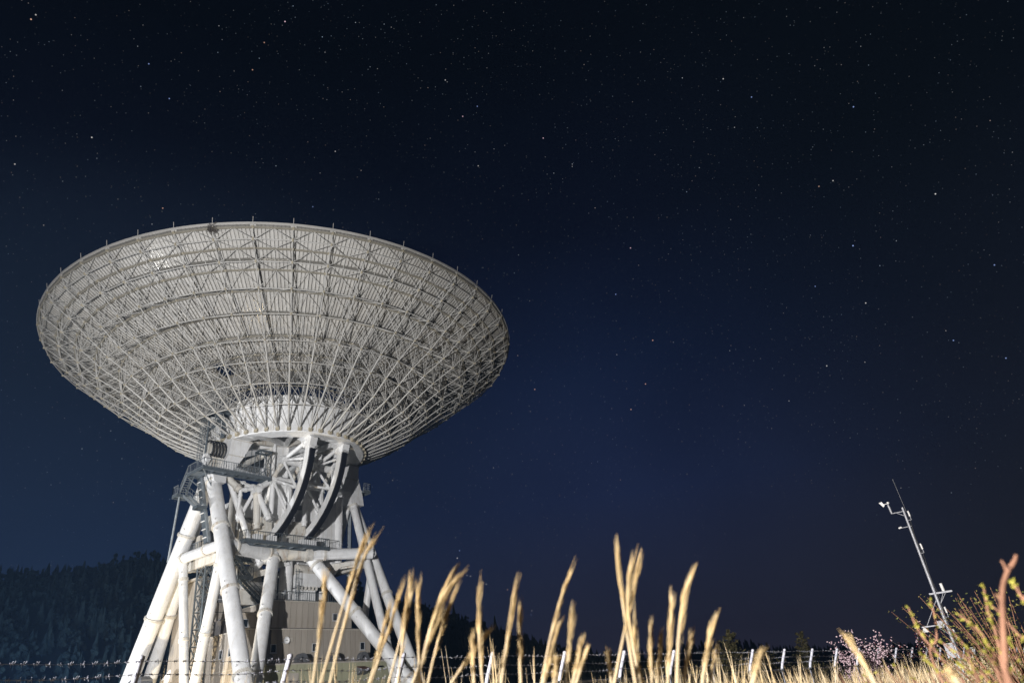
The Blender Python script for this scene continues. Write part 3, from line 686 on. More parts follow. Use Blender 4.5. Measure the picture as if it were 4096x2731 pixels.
# pedestal under the ring
mb = MB(); mb.tube(W(0, .45, 14.0), W(0, .45, 19.6), .82, n=28); pc = mb.build('round_column', M['white'], T)
mb = MB(); mb.tube(W(0, .45, 15.05), W(0, .45, 15.2), .95, n=28); mb.tube(W(0, .45, 17.6), W(0, .45, 17.68), .85, n=28); mb.build('column_band', M['white'], pc)
mb = MB(); mb.tube(W(-.3, -1.2, 14.0), W(-.3, -1.2, 19.4), .6, n=24); mb.build('round_column', M['white'], T)
mb = MB(); secs = []
for tt in (1.7, 4.6): secs.append([W(-1.2+1.3+1.35*math.cos(R(a)), tt, 17.5+1.35*math.sin(R(a))) for a in range(-30, 211, 20)])
mb.loft(secs, smooth=False); mb.build('arched_duct', M['rusty'], T)
mb = MB(); mb.loft([[W(-1, 1.55, 17.5), W(1.5, 1.55, 17.5), W(1.5, 5.0, 17.5), W(-1, 5.0, 17.5)], [W(-1, 1.5, 16.7), W(1.5, 1.5, 16.7), W(1.5, 5.3, 16.7), W(-1, 5.3, 16.7)], [W(-1, 1.6, 15.9), W(1.2, 1.6, 15.9), W(1.2, 4.8, 15.9), W(-1, 4.8, 15.9)]]); mb.build('duct_housing', M['white'], T)
mb = MB(); Wb(mb, -1, .9, 1.5, 4.4, 14.0, 15.7); ab = mb.build('duct_base', M['white'], T)
for k in range(6):
    mb = MB(); Wb(mb, .9, 1.35, 1.6+k*.55, 1.66+k*.55, 15.5, 15.95); mb.build('stiffener_plate', M['rusty'], ab)
cage_ladder(W(1.5, 1.2, 14.0), W(1.5, 1.2, 18.0), BV, 'caged_ladder', 'steel2', .42)
mb = MB(); mb.lathe([(2.4, 0), (2.4, -.8), (.8, -2.6), (.8, -4.6)], W(-1.2, 6.6, 19.3), 28); mb.build('feed_cone', M['white'], T)
mb = MB(); mb.beam(W(.2, 5.4, 17.0), W(2.4, 7.3, 18.6), .3, .4); mb.beam(W(2.4, 7.3, 18.6), W(3.6, 8.6, 18.8), .3, .4); mb.build('inner_girder', M['rusty'], T)
# lattice cable tower at the left
mb = MB(); cr = [(-3.1, -9.65), (-1.2, -9.65), (-1.2, -8.75), (-3.1, -8.75)]
lv = [18.6-1.85*k for k in range(11)]
for s_, t_ in cr: mb.beam(W(s_, t_, 18.9), W(s_+1.0, t_, ZG-H), .16, .16, up=(1, 0, 0))
for i, z in enumerate(lv):
    sh = (18.9-z)/(18.9-(ZG-H)); sh2 = (18.9-lv[min(i+1, len(lv)-1)])/(18.9-(ZG-H))
    for k in range(4):
        a, b = cr[k], cr[(k+1) % 4]
        mb.beam(W(a[0]+sh, a[1], z), W(b[0]+sh, b[1], z), .09, .09)
        if i+1 < len(lv):
            z2 = lv[i+1]; mb.beam(W(a[0]+sh, a[1], z), W(b[0]+sh2, b[1], z2), .08, .08); mb.beam(W(b[0]+sh, b[1], z), W(a[0]+sh2, a[1], z2), .08, .08)
lt = mb.build('lattice_tower', M['steel2'], T)

# ================================================================== BUILDING at the foot of the telescope
BLD = empty('equipment_building', (CX, CY, ZG), 'stepped beige panel-clad building standing between the telescope legs', 'building')
wall_meshes = {}
def wall(s0, s1, t0, t1, z0, z1, n, mat='wall', parent=BLD, axis='t', sgn=1, ends=True, name='wall'):
    """front (axis 't': runs along t, faces +s) or side wall (axis 's': runs along s, faces -t) as a row of cladding panels"""
    for k in range(n):
        if axis == 't':
            w = (t1-t0)/n; mb = MB(); Wb(mb, s1-.09, s1, -w/2+.022, w/2-.022, z0+.02, z1-.02)
            key = (axis, round(w, 3), round(s1, 2), round(z0, 2), round(z1, 2), mat)
            if key not in wall_meshes: wall_meshes[key] = mb.mesh('wall_panel', M[mat])
            off = W(0, t0+w*(k+.5), 0); off.z = 0
        else:
            w = (s1-s0)/n; mb = MB(); Wb(mb, -w/2+.022, w/2-.022, t0, t0+.09, z0+.02, z1-.02)
            key = (axis, round(w, 3), round(t0, 2), round(z0, 2), round(z1, 2), mat)
            if key not in wall_meshes: wall_meshes[key] = mb.mesh('wall_panel', M[mat])
            off = W(s0+w*(k+.5), 0, 0); off.z = 0
        inst('wall_panel', wall_meshes[key], parent, 0, off)
def block(name, s0, s1, t0, t1, z0, z1, mat='roof', parent=BLD):
    mb = MB(); Wb(mb, s0, s1, t0, t1, z0, z1); return mb.build(name, M[mat], parent)
ZB = ZG-H
def eave(s1, t0, t1, z, corr=True, tside=None, s0=None):
    mb = MB(); Wb(mb, s1-.02, s1+.10, t0-.1, t1+.1, z-.08, z+.05); o = mb.build('eave', M['trim'], BLD)
    if corr:
        m2 = MB(); n = int((t1-t0)/.17)
        for k in range(n): t = t0+(t1-t0)*(k+.2)/n; Wb(m2, s1-.05, s1+.16, t, t+.085, z+.055, z+.13)
        tag(m2.build('roof_corrugation', M['roof'], o), kind='stuff')
    if tside is not None:
        mb = MB(); Wb(mb, s0, s1+.1, tside-.1, tside+.02, z-.1, z+.05); mb.build('eave', M['trim'], BLD)
def window(c, w, h, face='t'):
    t_, z_ = c[1], c[2]; mb = MB()
    if face == 't':
        s_ = c[0]
        for a, b, e_, g_ in ((t_-w/2-.07, t_-w/2, z_-h/2-.07, z_+h/2+.07), (t_+w/2, t_+w/2+.07, z_-h/2-.07, z_+h/2+.07), (t_-w/2, t_+w/2, z_-h/2-.07, z_-h/2), (t_-w/2, t_+w/2, z_+h/2, z_+h/2+.07)):
            Wb(mb, s_-.05, s_+.07, a, b, e_, g_)
        f = mb.build('window', M['frame'], BLD); m2 = MB(); Wb(m2, s_-.03, s_+.012, t_-w/2, t_+w/2, z_-h/2, z_+h/2); m2.build('pane', M['glass'], f)
        m3 = MB(); Wb(m3, s_+.0, s_+.13, t_-w/2-.12, t_+w/2+.12, z_-h/2-.13, z_-h/2-.075); m3.build('sill', M['frame'], f)
    else:
        s_ = c[0]
        for a, b, e_, g_ in ((s_-w/2-.07, s_-w/2, z_-h/2-.07, z_+h/2+.07), (s_+w/2, s_+w/2+.07, z_-h/2-.07, z_+h/2+.07), (s_-w/2, s_+w/2, z_-h/2-.07, z_-h/2), (s_-w/2, s_+w/2, z_+h/2, z_+h/2+.07)):
            Wb(mb, a, b, t_-.07, t_+.05, e_, g_)
        f = mb.build('window', M['frame'], BLD); m2 = MB(); Wb(m2, s_-w/2, s_+w/2, t_-.012, t_+.03, z_-h/2, z_+h/2); m2.build('pane', M['glass'], f)
# level 1 (upper block)
block('upper_storey', -7, 1.9, -2.3, 9.4, 10.4, 13.9)
wall(-7, 2.0, -2.38, 9.45, 10.45, 13.9, 14); wall(-7, 1.9, -2.45, 0, 10.45, 13.9, 9, axis='s')
eave(2.0, -2.38, 9.45, 13.95, False, -2.45, -7)
# level 1b: small step left of it
block('middle_storey', -5, 1.9, -6.4, -2.46, 10.4, 12.3); wall(-5, 2.0, -6.45, -3.4, 10.45, 12.35, 3); wall(-5, 2.0, -3.38, -2.52, 10.45, 12.35, 1); eave(2.0, -6.45, -2.52, 12.4, True)
# level 2
block('lower_storey', -9, 3.9, -7.0, 10.9, 6.2, 10.4)
wall(-9, 4.0, -7.05, -4.9, 6.3, 10.4, 3); wall(-9, 3.55, -4.9, -3.55, 6.3, 10.4, 2); wall(-9, 4.0, -3.53, 10.95, 6.3, 10.4, 18)
wall(-5.0, 3.9, -7.1, 0, 6.55, 10.4, 11, axis='s'); eave(4.0, -7.05, 10.95, 10.45, True, -7.1, -5.0)
wall(-5.0, 3.9, -7.1, 0, ZB, 6.5, 11, axis='s')
mb = MB(); Wb(mb, -5.0, 3.9, -7.12, -7.0, 6.47, 6.56); mb.build('wall_seam', M['trim'], BLD)
mb = MB(); Wb(mb, 3.3, 3.7, -7.5, -7.1, 6.2, 7.2); mb.tube(W(3.5, -7.3, ZB), W(3.5, -7.3, 6.3), .12, n=10); mb.build('rain_pipe', M['trim'], BLD)
block('base_storey', -9, 3.8, -7.0, 10.8, ZB, 6.2)
# level 3 (olive annexe)
block('annexe', 3.85, 6.9, -6.0, 11.4, ZB, 6.35)
wall(3.9, 7.0, -6.05, 11.45, ZB, 6.4, 17, 'wallg'); wall(3.95, 6.9, -6.1, 0, ZB, 6.4, 3, 'wallg', axis='s'); eave(7.0, -6.05, 11.45, 6.45, True, -6.1, 4.0)
# stair tower at the left
block('stair_tower', -10, -4.1, -8.4, -3.1, ZB, 17.2)
for z0, z1 in ((ZB, 10.2), (10.25, 13.4), (13.45, 16.2), (16.25, 17.15)): wall(-10, -4.0, -8.4, -3.05, z0, z1, 6)
wall(-10, -4.1, -8.5, 0, ZB, 17.15, 6, axis='s')
mb = MB(); Wb(mb, -10.2, -3.8, -8.9, -2.9, 17.2, 17.45); mb.build('tower_roof', M['trim'], BLD)
for c in ((2.0, 6.75, 12.2), (4.0, -3.2, 8.37), (4.0, 2.4, 8.42), (4.0, 9.62, 8.5), (-4.0, -5.5, 12.18), (2.0, -5.8, 11.33)): window(c, .62, .78)
for c in ((-.4, -7.1, 8.3), (1.6, -7.1, 8.35)): window(c, .62, .85, 's')
mb = MB(); Wb(mb, -3.98, -3.6, -6.4, -5.75, 14.5, 16.7); bx_ = mb.build('wall_vent', M['duct'], BLD)
for z in (14.8, 15.5): m2 = MB(); Wb(m2, -3.6, -3.5, -6.5, -5.65, z, z+.08); m2.build('vent_bracket', M['frame'], bx_)
rail('roof_railing', [W(1.85, -2.3, 14.0), W(1.85, 9.3, 14.0)], BLD, mat='steel2')
rail('roof_railing', [W(1.85, -2.3, 14.0), W(-6, -2.3, 14.0)], BLD, mat='steel2')
mb = MB(); mb.tube(W(1.3, -3.2, 12.4), W(1.3, -3.2, 14.2), .05, n=8); mb.build('drain_pipe', M['frame'], BLD)
# gooseneck ventilators on the annexe roof
for t0 in (-4.85, -.4, 4.1, 8.55):
    mb = MB(); secs = []
    for k in range(11):
        a = R(180-18*k); secs.append([W(5.9-.1, t0+r*math.cos(a), 6.95+r*math.sin(a)) for r in (.32, .72)]+[W(5.9-.75, t0+r*math.cos(a), 6.95+r*math.sin(a)) for r in (.72, .32)])
    mb.loft(secs); o = mb.build('gooseneck_vent', M['duct'], BLD)
    m2 = MB(); m2.loft([[W(5.0, t0-.95, 6.46), W(6.1, t0-.95, 6.46), W(6.1, t0-.1, 6.46), W(5.0, t0-.1, 6.46)], [W(5.15, t0-.72, 6.95), W(5.8, t0-.72, 6.95), W(5.8, t0-.32, 6.95), W(5.15, t0-.32, 6.95)]]); m2.build('vent_base', M['duct'], o)
    m3 = MB(); m3.loft([[W(5.0, t0+.35, 6.7), W(6.0, t0+.35, 6.7), W(6.0, t0+.75, 6.7), W(5.0, t0+.75, 6.7)], [W(5.1, t0+.3, 6.95), W(5.85, t0+.3, 6.95), W(5.85, t0+.76, 6.95), W(5.1, t0+.76, 6.95)]]); m3.build('vent_mouth', M['duct'], o)
# small aerial, box, hood, shutter on the walls
mb = MB(); ax = (EV, ZV, BV); mb.lathe([(.02, .02), (.2, .05), (.38, .16), (.40, .20)], W(4.22, -1.78, 9.2), 20, axis=ax); ad = mb.build('wall_aerial', M['white'], BLD)
mb = MB(); mb.tube(W(4.0, -2.3, 8.95), W(4.3, -1.95, 9.0), .04, n=6); mb.tube(W(4.25, -1.78, 9.2), W(4.6, -1.78, 9.2), .03, n=6); mb.build('aerial_arm', M['steel'], ad)
mb = MB(); Wb(mb, 4.0, 4.12, -1.3, -.75, 9.1, 9.5); mb.build('wall_box', M['trim'], BLD)
mb = MB(); P = [(7.0, 5.85), (7.9, 5.55), (7.9, 5.35), (7.0, 4.95)]; mb.loft([[W(s_, 6.4, z) for s_, z in P], [W(s_, 7.6, z) for s_, z in P]]); hd = mb.build('vent_hood', M['duct'], BLD)
mb = MB(); mb.loft([[W(6.99, 6.35, 5.92), W(7.97, 6.35, 5.59), W(7.97, 7.65, 5.59), W(6.99, 7.65, 5.92)], [W(6.99, 6.35, 5.86), W(7.97, 6.35, 5.54), W(7.97, 7.65, 5.54), W(6.99, 7.65, 5.86)]]); mb.build('hood_cover', bsdf('rusted_sheet', (.10, .045, .03), .8)[0], hd)
mb = MB(); Wb(mb, 7.0, 7.06, -3.3, -1.7, 1.6, 5.5); sh = mb.build('shutter_door', M['trim'], BLD)
for k in range(30):
    m2 = MB(); Wb(m2, 7.06, 7.09, -3.25, -1.75, 1.7+k*.125, 1.79+k*.125); m2.build('shutter_slat', M['trim'], sh)
mb = MB(); mb.beam(W(7.05, 9.6, 5.8), W(7.5, 9.6, 5.75), .12, .14); mb.beam(W(7.3, 9.4, 5.75), W(7.3, 10.1, 5.8), .16, .18); mb.build('wall_lamp', M['black'], BLD)
# service deck with a white cabinet left of the tower legs
SD = empty('service_deck', (CX, CY, ZG), 'low steel service deck with white and dark cabinets behind the left legs', 'deck')
mb = MB(); Wb(mb, -13.5, -5, -13.6, -11.6, 5.3, 5.75); Wb(mb, -13.3, -13.0, -13.4, -13.1, ZB, 5.3); Wb(mb, -5.4, -5.1, -13.4, -13.1, ZB, 5.3); Wb(mb, -9.4, -9.1, -13.4, -13.1, ZB, 5.3); mb.build('deck_frame', M['steel'], SD)
mb = MB(); Wb(mb, -11, -9.6, -13.3, -12, 5.75, 6.1); mb.build('cabinet', M['white'], SD)
mb = MB(); Wb(mb, -8.8, -5.6, -13.3, -12, 5.75, 6.5); mb.loft([[W(-8.8, -13.3, 6.5), W(-5.6, -13.3, 6.5), W(-5.6, -12, 6.5), W(-8.8, -12, 6.5)], [W(-8.2, -13.1, 6.9), W(-6.2, -13.1, 6.9), W(-6.2, -12.2, 6.9), W(-8.2, -12.2, 6.9)]]); mb.build('cabinet', M['duct'], SD)

# ================================================================== FENCE
FN = Vector((FY, -FX, 0)); FD = Vector((FX, FY, -.0196))
TOP0 = Vector((-4.992, 8.856, .955+H))
FE = empty('chain_link_fence', (TOP0.x-FN.x*.22, TOP0.y-FN.y*.22, TOP0.z-2.05), 'chain-link fence on grey posts whose cranked tops carry three strands of barbed wire', 'fence')
F0 = FE.location
mb = MB(); t_ = Vector((0, 0, 0)); base = Vector((0, 0, 0)); bend = Vector((0, 0, 1.625)); tp = bend+FN*.22+ZV*.425
mb.path([base, bend-ZV*.03, bend+FN*.035+ZV*.06, tp], .038, 12); postm = mb.mesh('post', M['galv'])
capb = MB(); capb.lathe([(.041, .0), (.041, .03), (.02, .045), (.001, .048)], tp-ZV*.01, 12); capm = capb.mesh('post_cap', M['galv'])
clb = MB(); clb.tube(bend-ZV*.09-FN*.05, bend-ZV*.09+FN*.05, .055, n=10); clb.beam(bend-ZV*.09-FD*.12, bend-ZV*.09+FD*.12, .07, .05); clm = clb.mesh('rail_clamp', M['steel'])
NP0, NP1 = -2, 30
for n in range(NP0, NP1):
    o = inst('post', postm, FE, 0, FD*(2.0*n)); inst('post_cap', capm, o); inst('rail_clamp', clm, o)
mb = MB(); mb.tube(bend-ZV*.09+FD*(2.0*NP0), bend-ZV*.09+FD*(2.0*NP1), .024, n=10); mb.build('top_rail', M['galv'], FE)
rnd = random.Random(5)
barbs = []
for q in range(3):
    mb = MB()
    for k in range(4):
        a = rnd.uniform(0, 6.28)+k*1.57; dv = (FD*.35+(FN*math.cos(a)+ZV*math.sin(a))).normalized()
        c = FD*(.012*(k-1.5)); mb.tube(c-dv*.014, c+dv*.036, .0034, .0016, n=4)
    mb.tube(-FD*.02, FD*.02, .007, n=6); barbs.append(mb)
barbm = [b.mesh('barb', M['galv']) for b in barbs]
for wi, f in enumerate((.92, .58, .26)):
    p0 = bend+(tp-bend)*f+FN*.042
    a, b = [], []; L_ = 2.0*(NP1-NP0); n = int(L_/.10)
    for k in range(n+1):
        x = 2.0*NP0+L_*k/n; sag = -.018*abs(math.sin(math.pi*x/2.0))+.008*math.sin(x*3.1+wi); c = p0+FD*x+ZV*sag
        ph = x*40; a.append(c+(FN*math.cos(ph)+ZV*math.sin(ph))*.003); b.append(c-(FN*math.cos(ph)+ZV*math.sin(ph))*.003)
    mb = MB(); mb.path(a, .0021, 3, False); mb.path(b, .0021, 3, False); wire = mb.build('barbed_wire', M['galv'], FE)
    rest = MB(); x = 2.0*NP0+.05; cnt = 0
    while x < 2.0*NP1:
        sag = -.018*abs(math.sin(math.pi*x/2.0))+.008*math.sin(x*3.1+wi); c = p0+FD*x+ZV*sag; q = rnd.randrange(3)
        if cnt < 100: inst('barb', barbm[q], wire, 0, c)
        else:
            i = len(rest.v); rest.v += [(v_[0]+c.x, v_[1]+c.y, v_[2]+c.z) for v_ in barbs[q].v]
            for fc, s_ in zip(barbs[q].f, barbs[q].sm): rest.face([i+j for j in fc], s_)
        x += .115*rnd.uniform(.9, 1.1); cnt += 1
    tag(rest.build('barb_row', M['galv'], wire), kind='stuff')
mb = MB(); w = .056; hgt = 1.5; n = int(2.0*(NP1-NP0)/w)
for k in range(-int(hgt/w)-1, n):
    x0 = 2.0*NP0+k*w
    for sg in (1, -1):
        xa, xb = (x0, x0+hgt) if sg == 1 else (x0+hgt, x0)
        P = bend-ZV*.1+FD*xa+FN*.002*sg; Q = bend-ZV*(.1+hgt)+FD*xb+FN*.002*sg
        mb.tube(P, Q, .0016, n=3, caps=False)
tag(mb.build('chain_link_mesh', M['galv'], FE), kind='stuff')
mb = MB(); P = FD*(2.0*16+.25); mb.tube(P+FN*.1, P+bend*.97+FD*-.3, .03, n=8); mb.tube(P+FD*.22+FN*.1, P+bend*.9+FD*.1, .03, n=8); mb.build('brace_post', M['galv'], FE)

# ================================================================== WEATHER MAST
mx, my = 12.77, 23.8; mz = gz(mx, my)
WM = empty('weather_mast', (mx, my, mz), 'thin grey weather mast with wind vane, whip aerial and instrument arms behind the fence', 'mast')
rx = Vector((.88, -.47, 0)); fx_ = Vector((.47, .88, 0))          # across and away from the road side
up_ = lambda z: Vector((0, 0, z+0.0-mz))
mb = MB(); mb.path([Vector((0, 0, 0)), up_(3.0), up_(5.75)], [.058, .048, .037], 14); mb.build('pole', M['mast'], WM)
def arm(name, pts, r, mat='mast', n=6): mb = MB(); mb.path(pts, r, n); return mb.build(name, M[mat], WM)
arm('whip_aerial', [up_(5.6)+rx*.07, up_(6.75)+rx*.03], .008, 'duct')
arm('instrument_arm', [up_(5.62), up_(5.62)-rx*.40], .02); arm('arm_brace', [up_(5.45), up_(5.6)-rx*.22], .012)
o = arm('wind_sensor', [up_(5.62)-rx*.38, up_(5.8)-rx*.385, up_(5.93)-rx*.40], [.03, .04, .032], n=10)
mb = MB(); mb.blob(up_(5.99)-rx*.38, .045, random.Random(2), 8); mb.beam(up_(5.97)-rx*.38, up_(5.97)-rx*.52, .015, .02); mb.build('sensor_head', M['white'], o)
mb = MB(); mb.loft([[up_(z)-rx*x+fx_*.012 for x, z in ((.5, 5.93), (.56, 5.88), (.66, 6.05), (.56, 6.07))], [up_(z)-rx*x-fx_*.012 for x, z in ((.5, 5.93), (.56, 5.88), (.66, 6.05), (.56, 6.07))]]); mb.build('vane', M['white'], o)
arm('instrument_arm', [up_(5.1)+rx*.06, up_(5.1)-rx*.3], .016); arm('sensor', [up_(5.12)-rx*.24, up_(5.1)-rx*.34], .03, 'white', 8)
for z in (5.3, 4.2, 2.2, 1.55):
    o = arm('bracket', [up_(z), up_(z)+rx*.13, up_(z+.17)+rx*.13], .014); m2 = MB(); m2.tube(up_(z+.12)+rx*.13, up_(z+.30)+rx*.12, .028, n=10); m2.build('sensor_tube', M['white'], o)
mb = MB(); mb.beam(up_(2.93)-rx*.17, up_(2.93)+rx*.5, .06, .05); o = mb.build('cross_arm', M['mast'], WM)
m2 = MB(); m2.tube(up_(2.96)+rx*.27, up_(3.2)+rx*.26, .045, n=12); m2.build('rain_gauge', M['white'], o)
for a in (.3, .22): arm('arm_brace', [up_(2.9)+rx*a, up_(2.62)+rx*.06], .010)
mb = MB(); mb.beam(up_(2.0)+rx*.05, up_(2.0)-rx*.72, .03, .035); o = mb.build('cross_arm', M['mast'], WM)
m2 = MB(); m2.loft([[up_(1.99)-rx*.63-fx_*.05, up_(1.99)-rx*.63+fx_*.05, up_(1.99)-rx*.68+fx_*.05, up_(1.99)-rx*.68-fx_*.05], [up_(1.84)-rx*.56-fx_*.1, up_(1.84)-rx*.56+fx_*.1, up_(1.84)-rx*.75+fx_*.1, up_(1.84)-rx*.75-fx_*.1]]); m2.build('radiation_shade', M['white'], o)
m2 = MB(); m2.box(up_(2.02)-rx*.16, (.17, .1, .2), rx, fx_, ZV); m2.build('instrument_box', M['mast'], o)
arm('arm_brace', [up_(2.78), up_(2.02)-rx*.56], .012); arm('arm_brace', [up_(1.68), up_(1.98)-rx*.3], .010)
mb = MB(); mb.box(up_(1.25)-rx*.17, (.26, .14, .42), rx, fx_, ZV); mb.build('instrument_box', M['mast'], WM)
mb = MB(); mb.box(up_(.62)-rx*.14, (.3, .16, .5), rx, fx_, ZV); mb.build('instrument_box', M['mast'], WM)
mb = MB()
for k in range(6): mb.lathe([(.02, 0), (.085, .012), (.02, .024)], up_(1.02+k*.045)+rx*.42, 12)
ss = mb.build('thermometer_screen', M['white'], WM); arm('instrument_arm', [up_(1.0), up_(1.0)+rx*.42], .015)
mb = MB(); mb.path([up_(z)+rx*(.07+.02*math.sin(z*5)) for z in [5.5-.25*k for k in range(19)]], .010, 5); mb.build('cable', M['black'], WM)

# ================================================================== WOODS ON THE HILLS
def conifer(mb, x, y, z, h, r, rnd, n=7, tiers=4):
    mb.tube((x, y, z), (x, y, z+h*.5), r*.07, r*.03, 4, False)
    for k in range(tiers):
        f0 = .12+.80*k/tiers; f1 = min(1.0, f0+.42); rr = r*(1-f0)*rnd.uniform(.85, 1.15); i = len(mb.v)
        mb.v.append((x+rnd.uniform(-.1, .1)*r, y+rnd.uniform(-.1, .1)*r, z+h*f1))
        a0 = rnd.uniform(0, 6)
        for j in range(n):
            q = rr*rnd.uniform(.55, 1.15); w = a0+2*math.pi*j/n; mb.v.append((x+q*math.cos(w), y+q*math.sin(w), z+h*f0+rnd.uniform(-.03, .05)*h))
        for j in range(n): mb.face((i, i+1+j, i+1+(j+1) % n))
def broadleaf(mb, x, y, z, h, r, rnd, n=16, leaf=.0):
    mb.tube((x, y, z), (x, y, z+h*.7), r*.06, r*.03, 4, False)
    for _ in range(n):
        u = rnd.random(); a = rnd.uniform(0, 6.28); rr = r*math.sqrt(rnd.random())*(.45+.9*math.sin(math.pi*(.12+.8*u))*.7)
        mb.blob((x+rr*math.cos(a), y+rr*math.sin(a), z+h*(.3+.68*u)), r*rnd.uniform(.16, .30), rnd, 5, rnd.uniform(.9, 1.5))
rnd = random.Random(21)
mb = MB(); cnt = 0
while cnt < 2900:
    a = rnd.uniform(-52, 9); r = math.sqrt(rnd.uniform(205**2, 408**2)); x, y = r*math.sin(R(a)), r*math.cos(R(a))
    if table(RIDGE, a) < 1.2 and r > 330: continue
    z = hillz(x, y)-.4; cnt += 1
    if rnd.random() < .55: conifer(mb, x, y, z, rnd.uniform(7, 11.5), rnd.uniform(1.8, 2.7), rnd, 6, 4)
    else: broadleaf(mb, x, y, z, rnd.uniform(6, 9.5), rnd.uniform(2.4, 3.6), rnd, 9)
tag(mb.build('forest', M['pine']), kind='stuff')
mb = MB()
for _ in range(900):
    a = rnd.uniform(-4, 34); r = rnd.uniform(700, 910); x, y = r*math.sin(R(a)), r*math.cos(R(a))
    z = hillz(x, y)-.5; conifer(mb, x, y, z, rnd.uniform(9, 15), rnd.uniform(3, 5), rnd, 6, 3)
tag(mb.build('far_forest', M['pine']), kind='stuff')
# single trees that stand out on the skyline
SKY = [(-36.0, 400, 14, 'c', 'pointed dark pine alone on the ridge at far left'), (-33.9, 400, 14.5, 'c', 'tall pointed pine on the left ridge before the tree row'), (-31.75, 402, 15.5, 'b', 'leftmost round crown of the tree row on the left ridge'), (-31.15, 402, 13.5, 'b', 'low round tree second in the row on the left ridge'), (-30.75, 402, 15.5, 'b', 'slim tree third in the row on the left ridge'), (-30.15, 402, 17.0, 'c', 'tallest dark conifer in the middle of the ridge row'), (-29.6, 402, 16, 'b', 'full round tree right of the tallest conifer on the ridge'), (-29.0, 402, 15, 'b', 'round ridge tree just left of the white telescope leg'),
       (-14.8, 398, 15, 'b', 'bushy tree on the hill seen between the right telescope legs'), (-7.1, 398, 15.5, 'c', 'pointed conifer on the falling skyline right of the telescope'), (-3.9, 398, 15.5, 'c', 'sharp spruce on the hill shoulder behind the third fence post'), (-1.4, 398, 11.5, 'c', 'small spruce low on the hill where it meets the sky'), (6.5, 640, 14, 'b', 'broad dark tree far behind the middle fence posts'), (8.0, 640, 17, 'c', 'narrow dark conifer on the far low ridge')]
for a, r, h, k, lab in SKY:
    x, y = r*math.sin(R(a)), r*math.cos(R(a)); z = hillz(x, y)-.5
    o = empty('hill_tree', (x, y, z), lab, 'tree', 'trees standing out on the skyline')
    mb = MB(); mb.tube((0, 0, 0), (0, 0, h*.7), .22, .1, 6); mb.build('trunk', M['bark'], o)
    mb = MB(); (conifer(mb, 0, 0, 0, h, h*.19, rnd, 9, 7) if k == 'c' else broadleaf(mb, 0, 0, 0, h, h*.26, rnd, 30)); mb.build('crown', M['pine'], o)

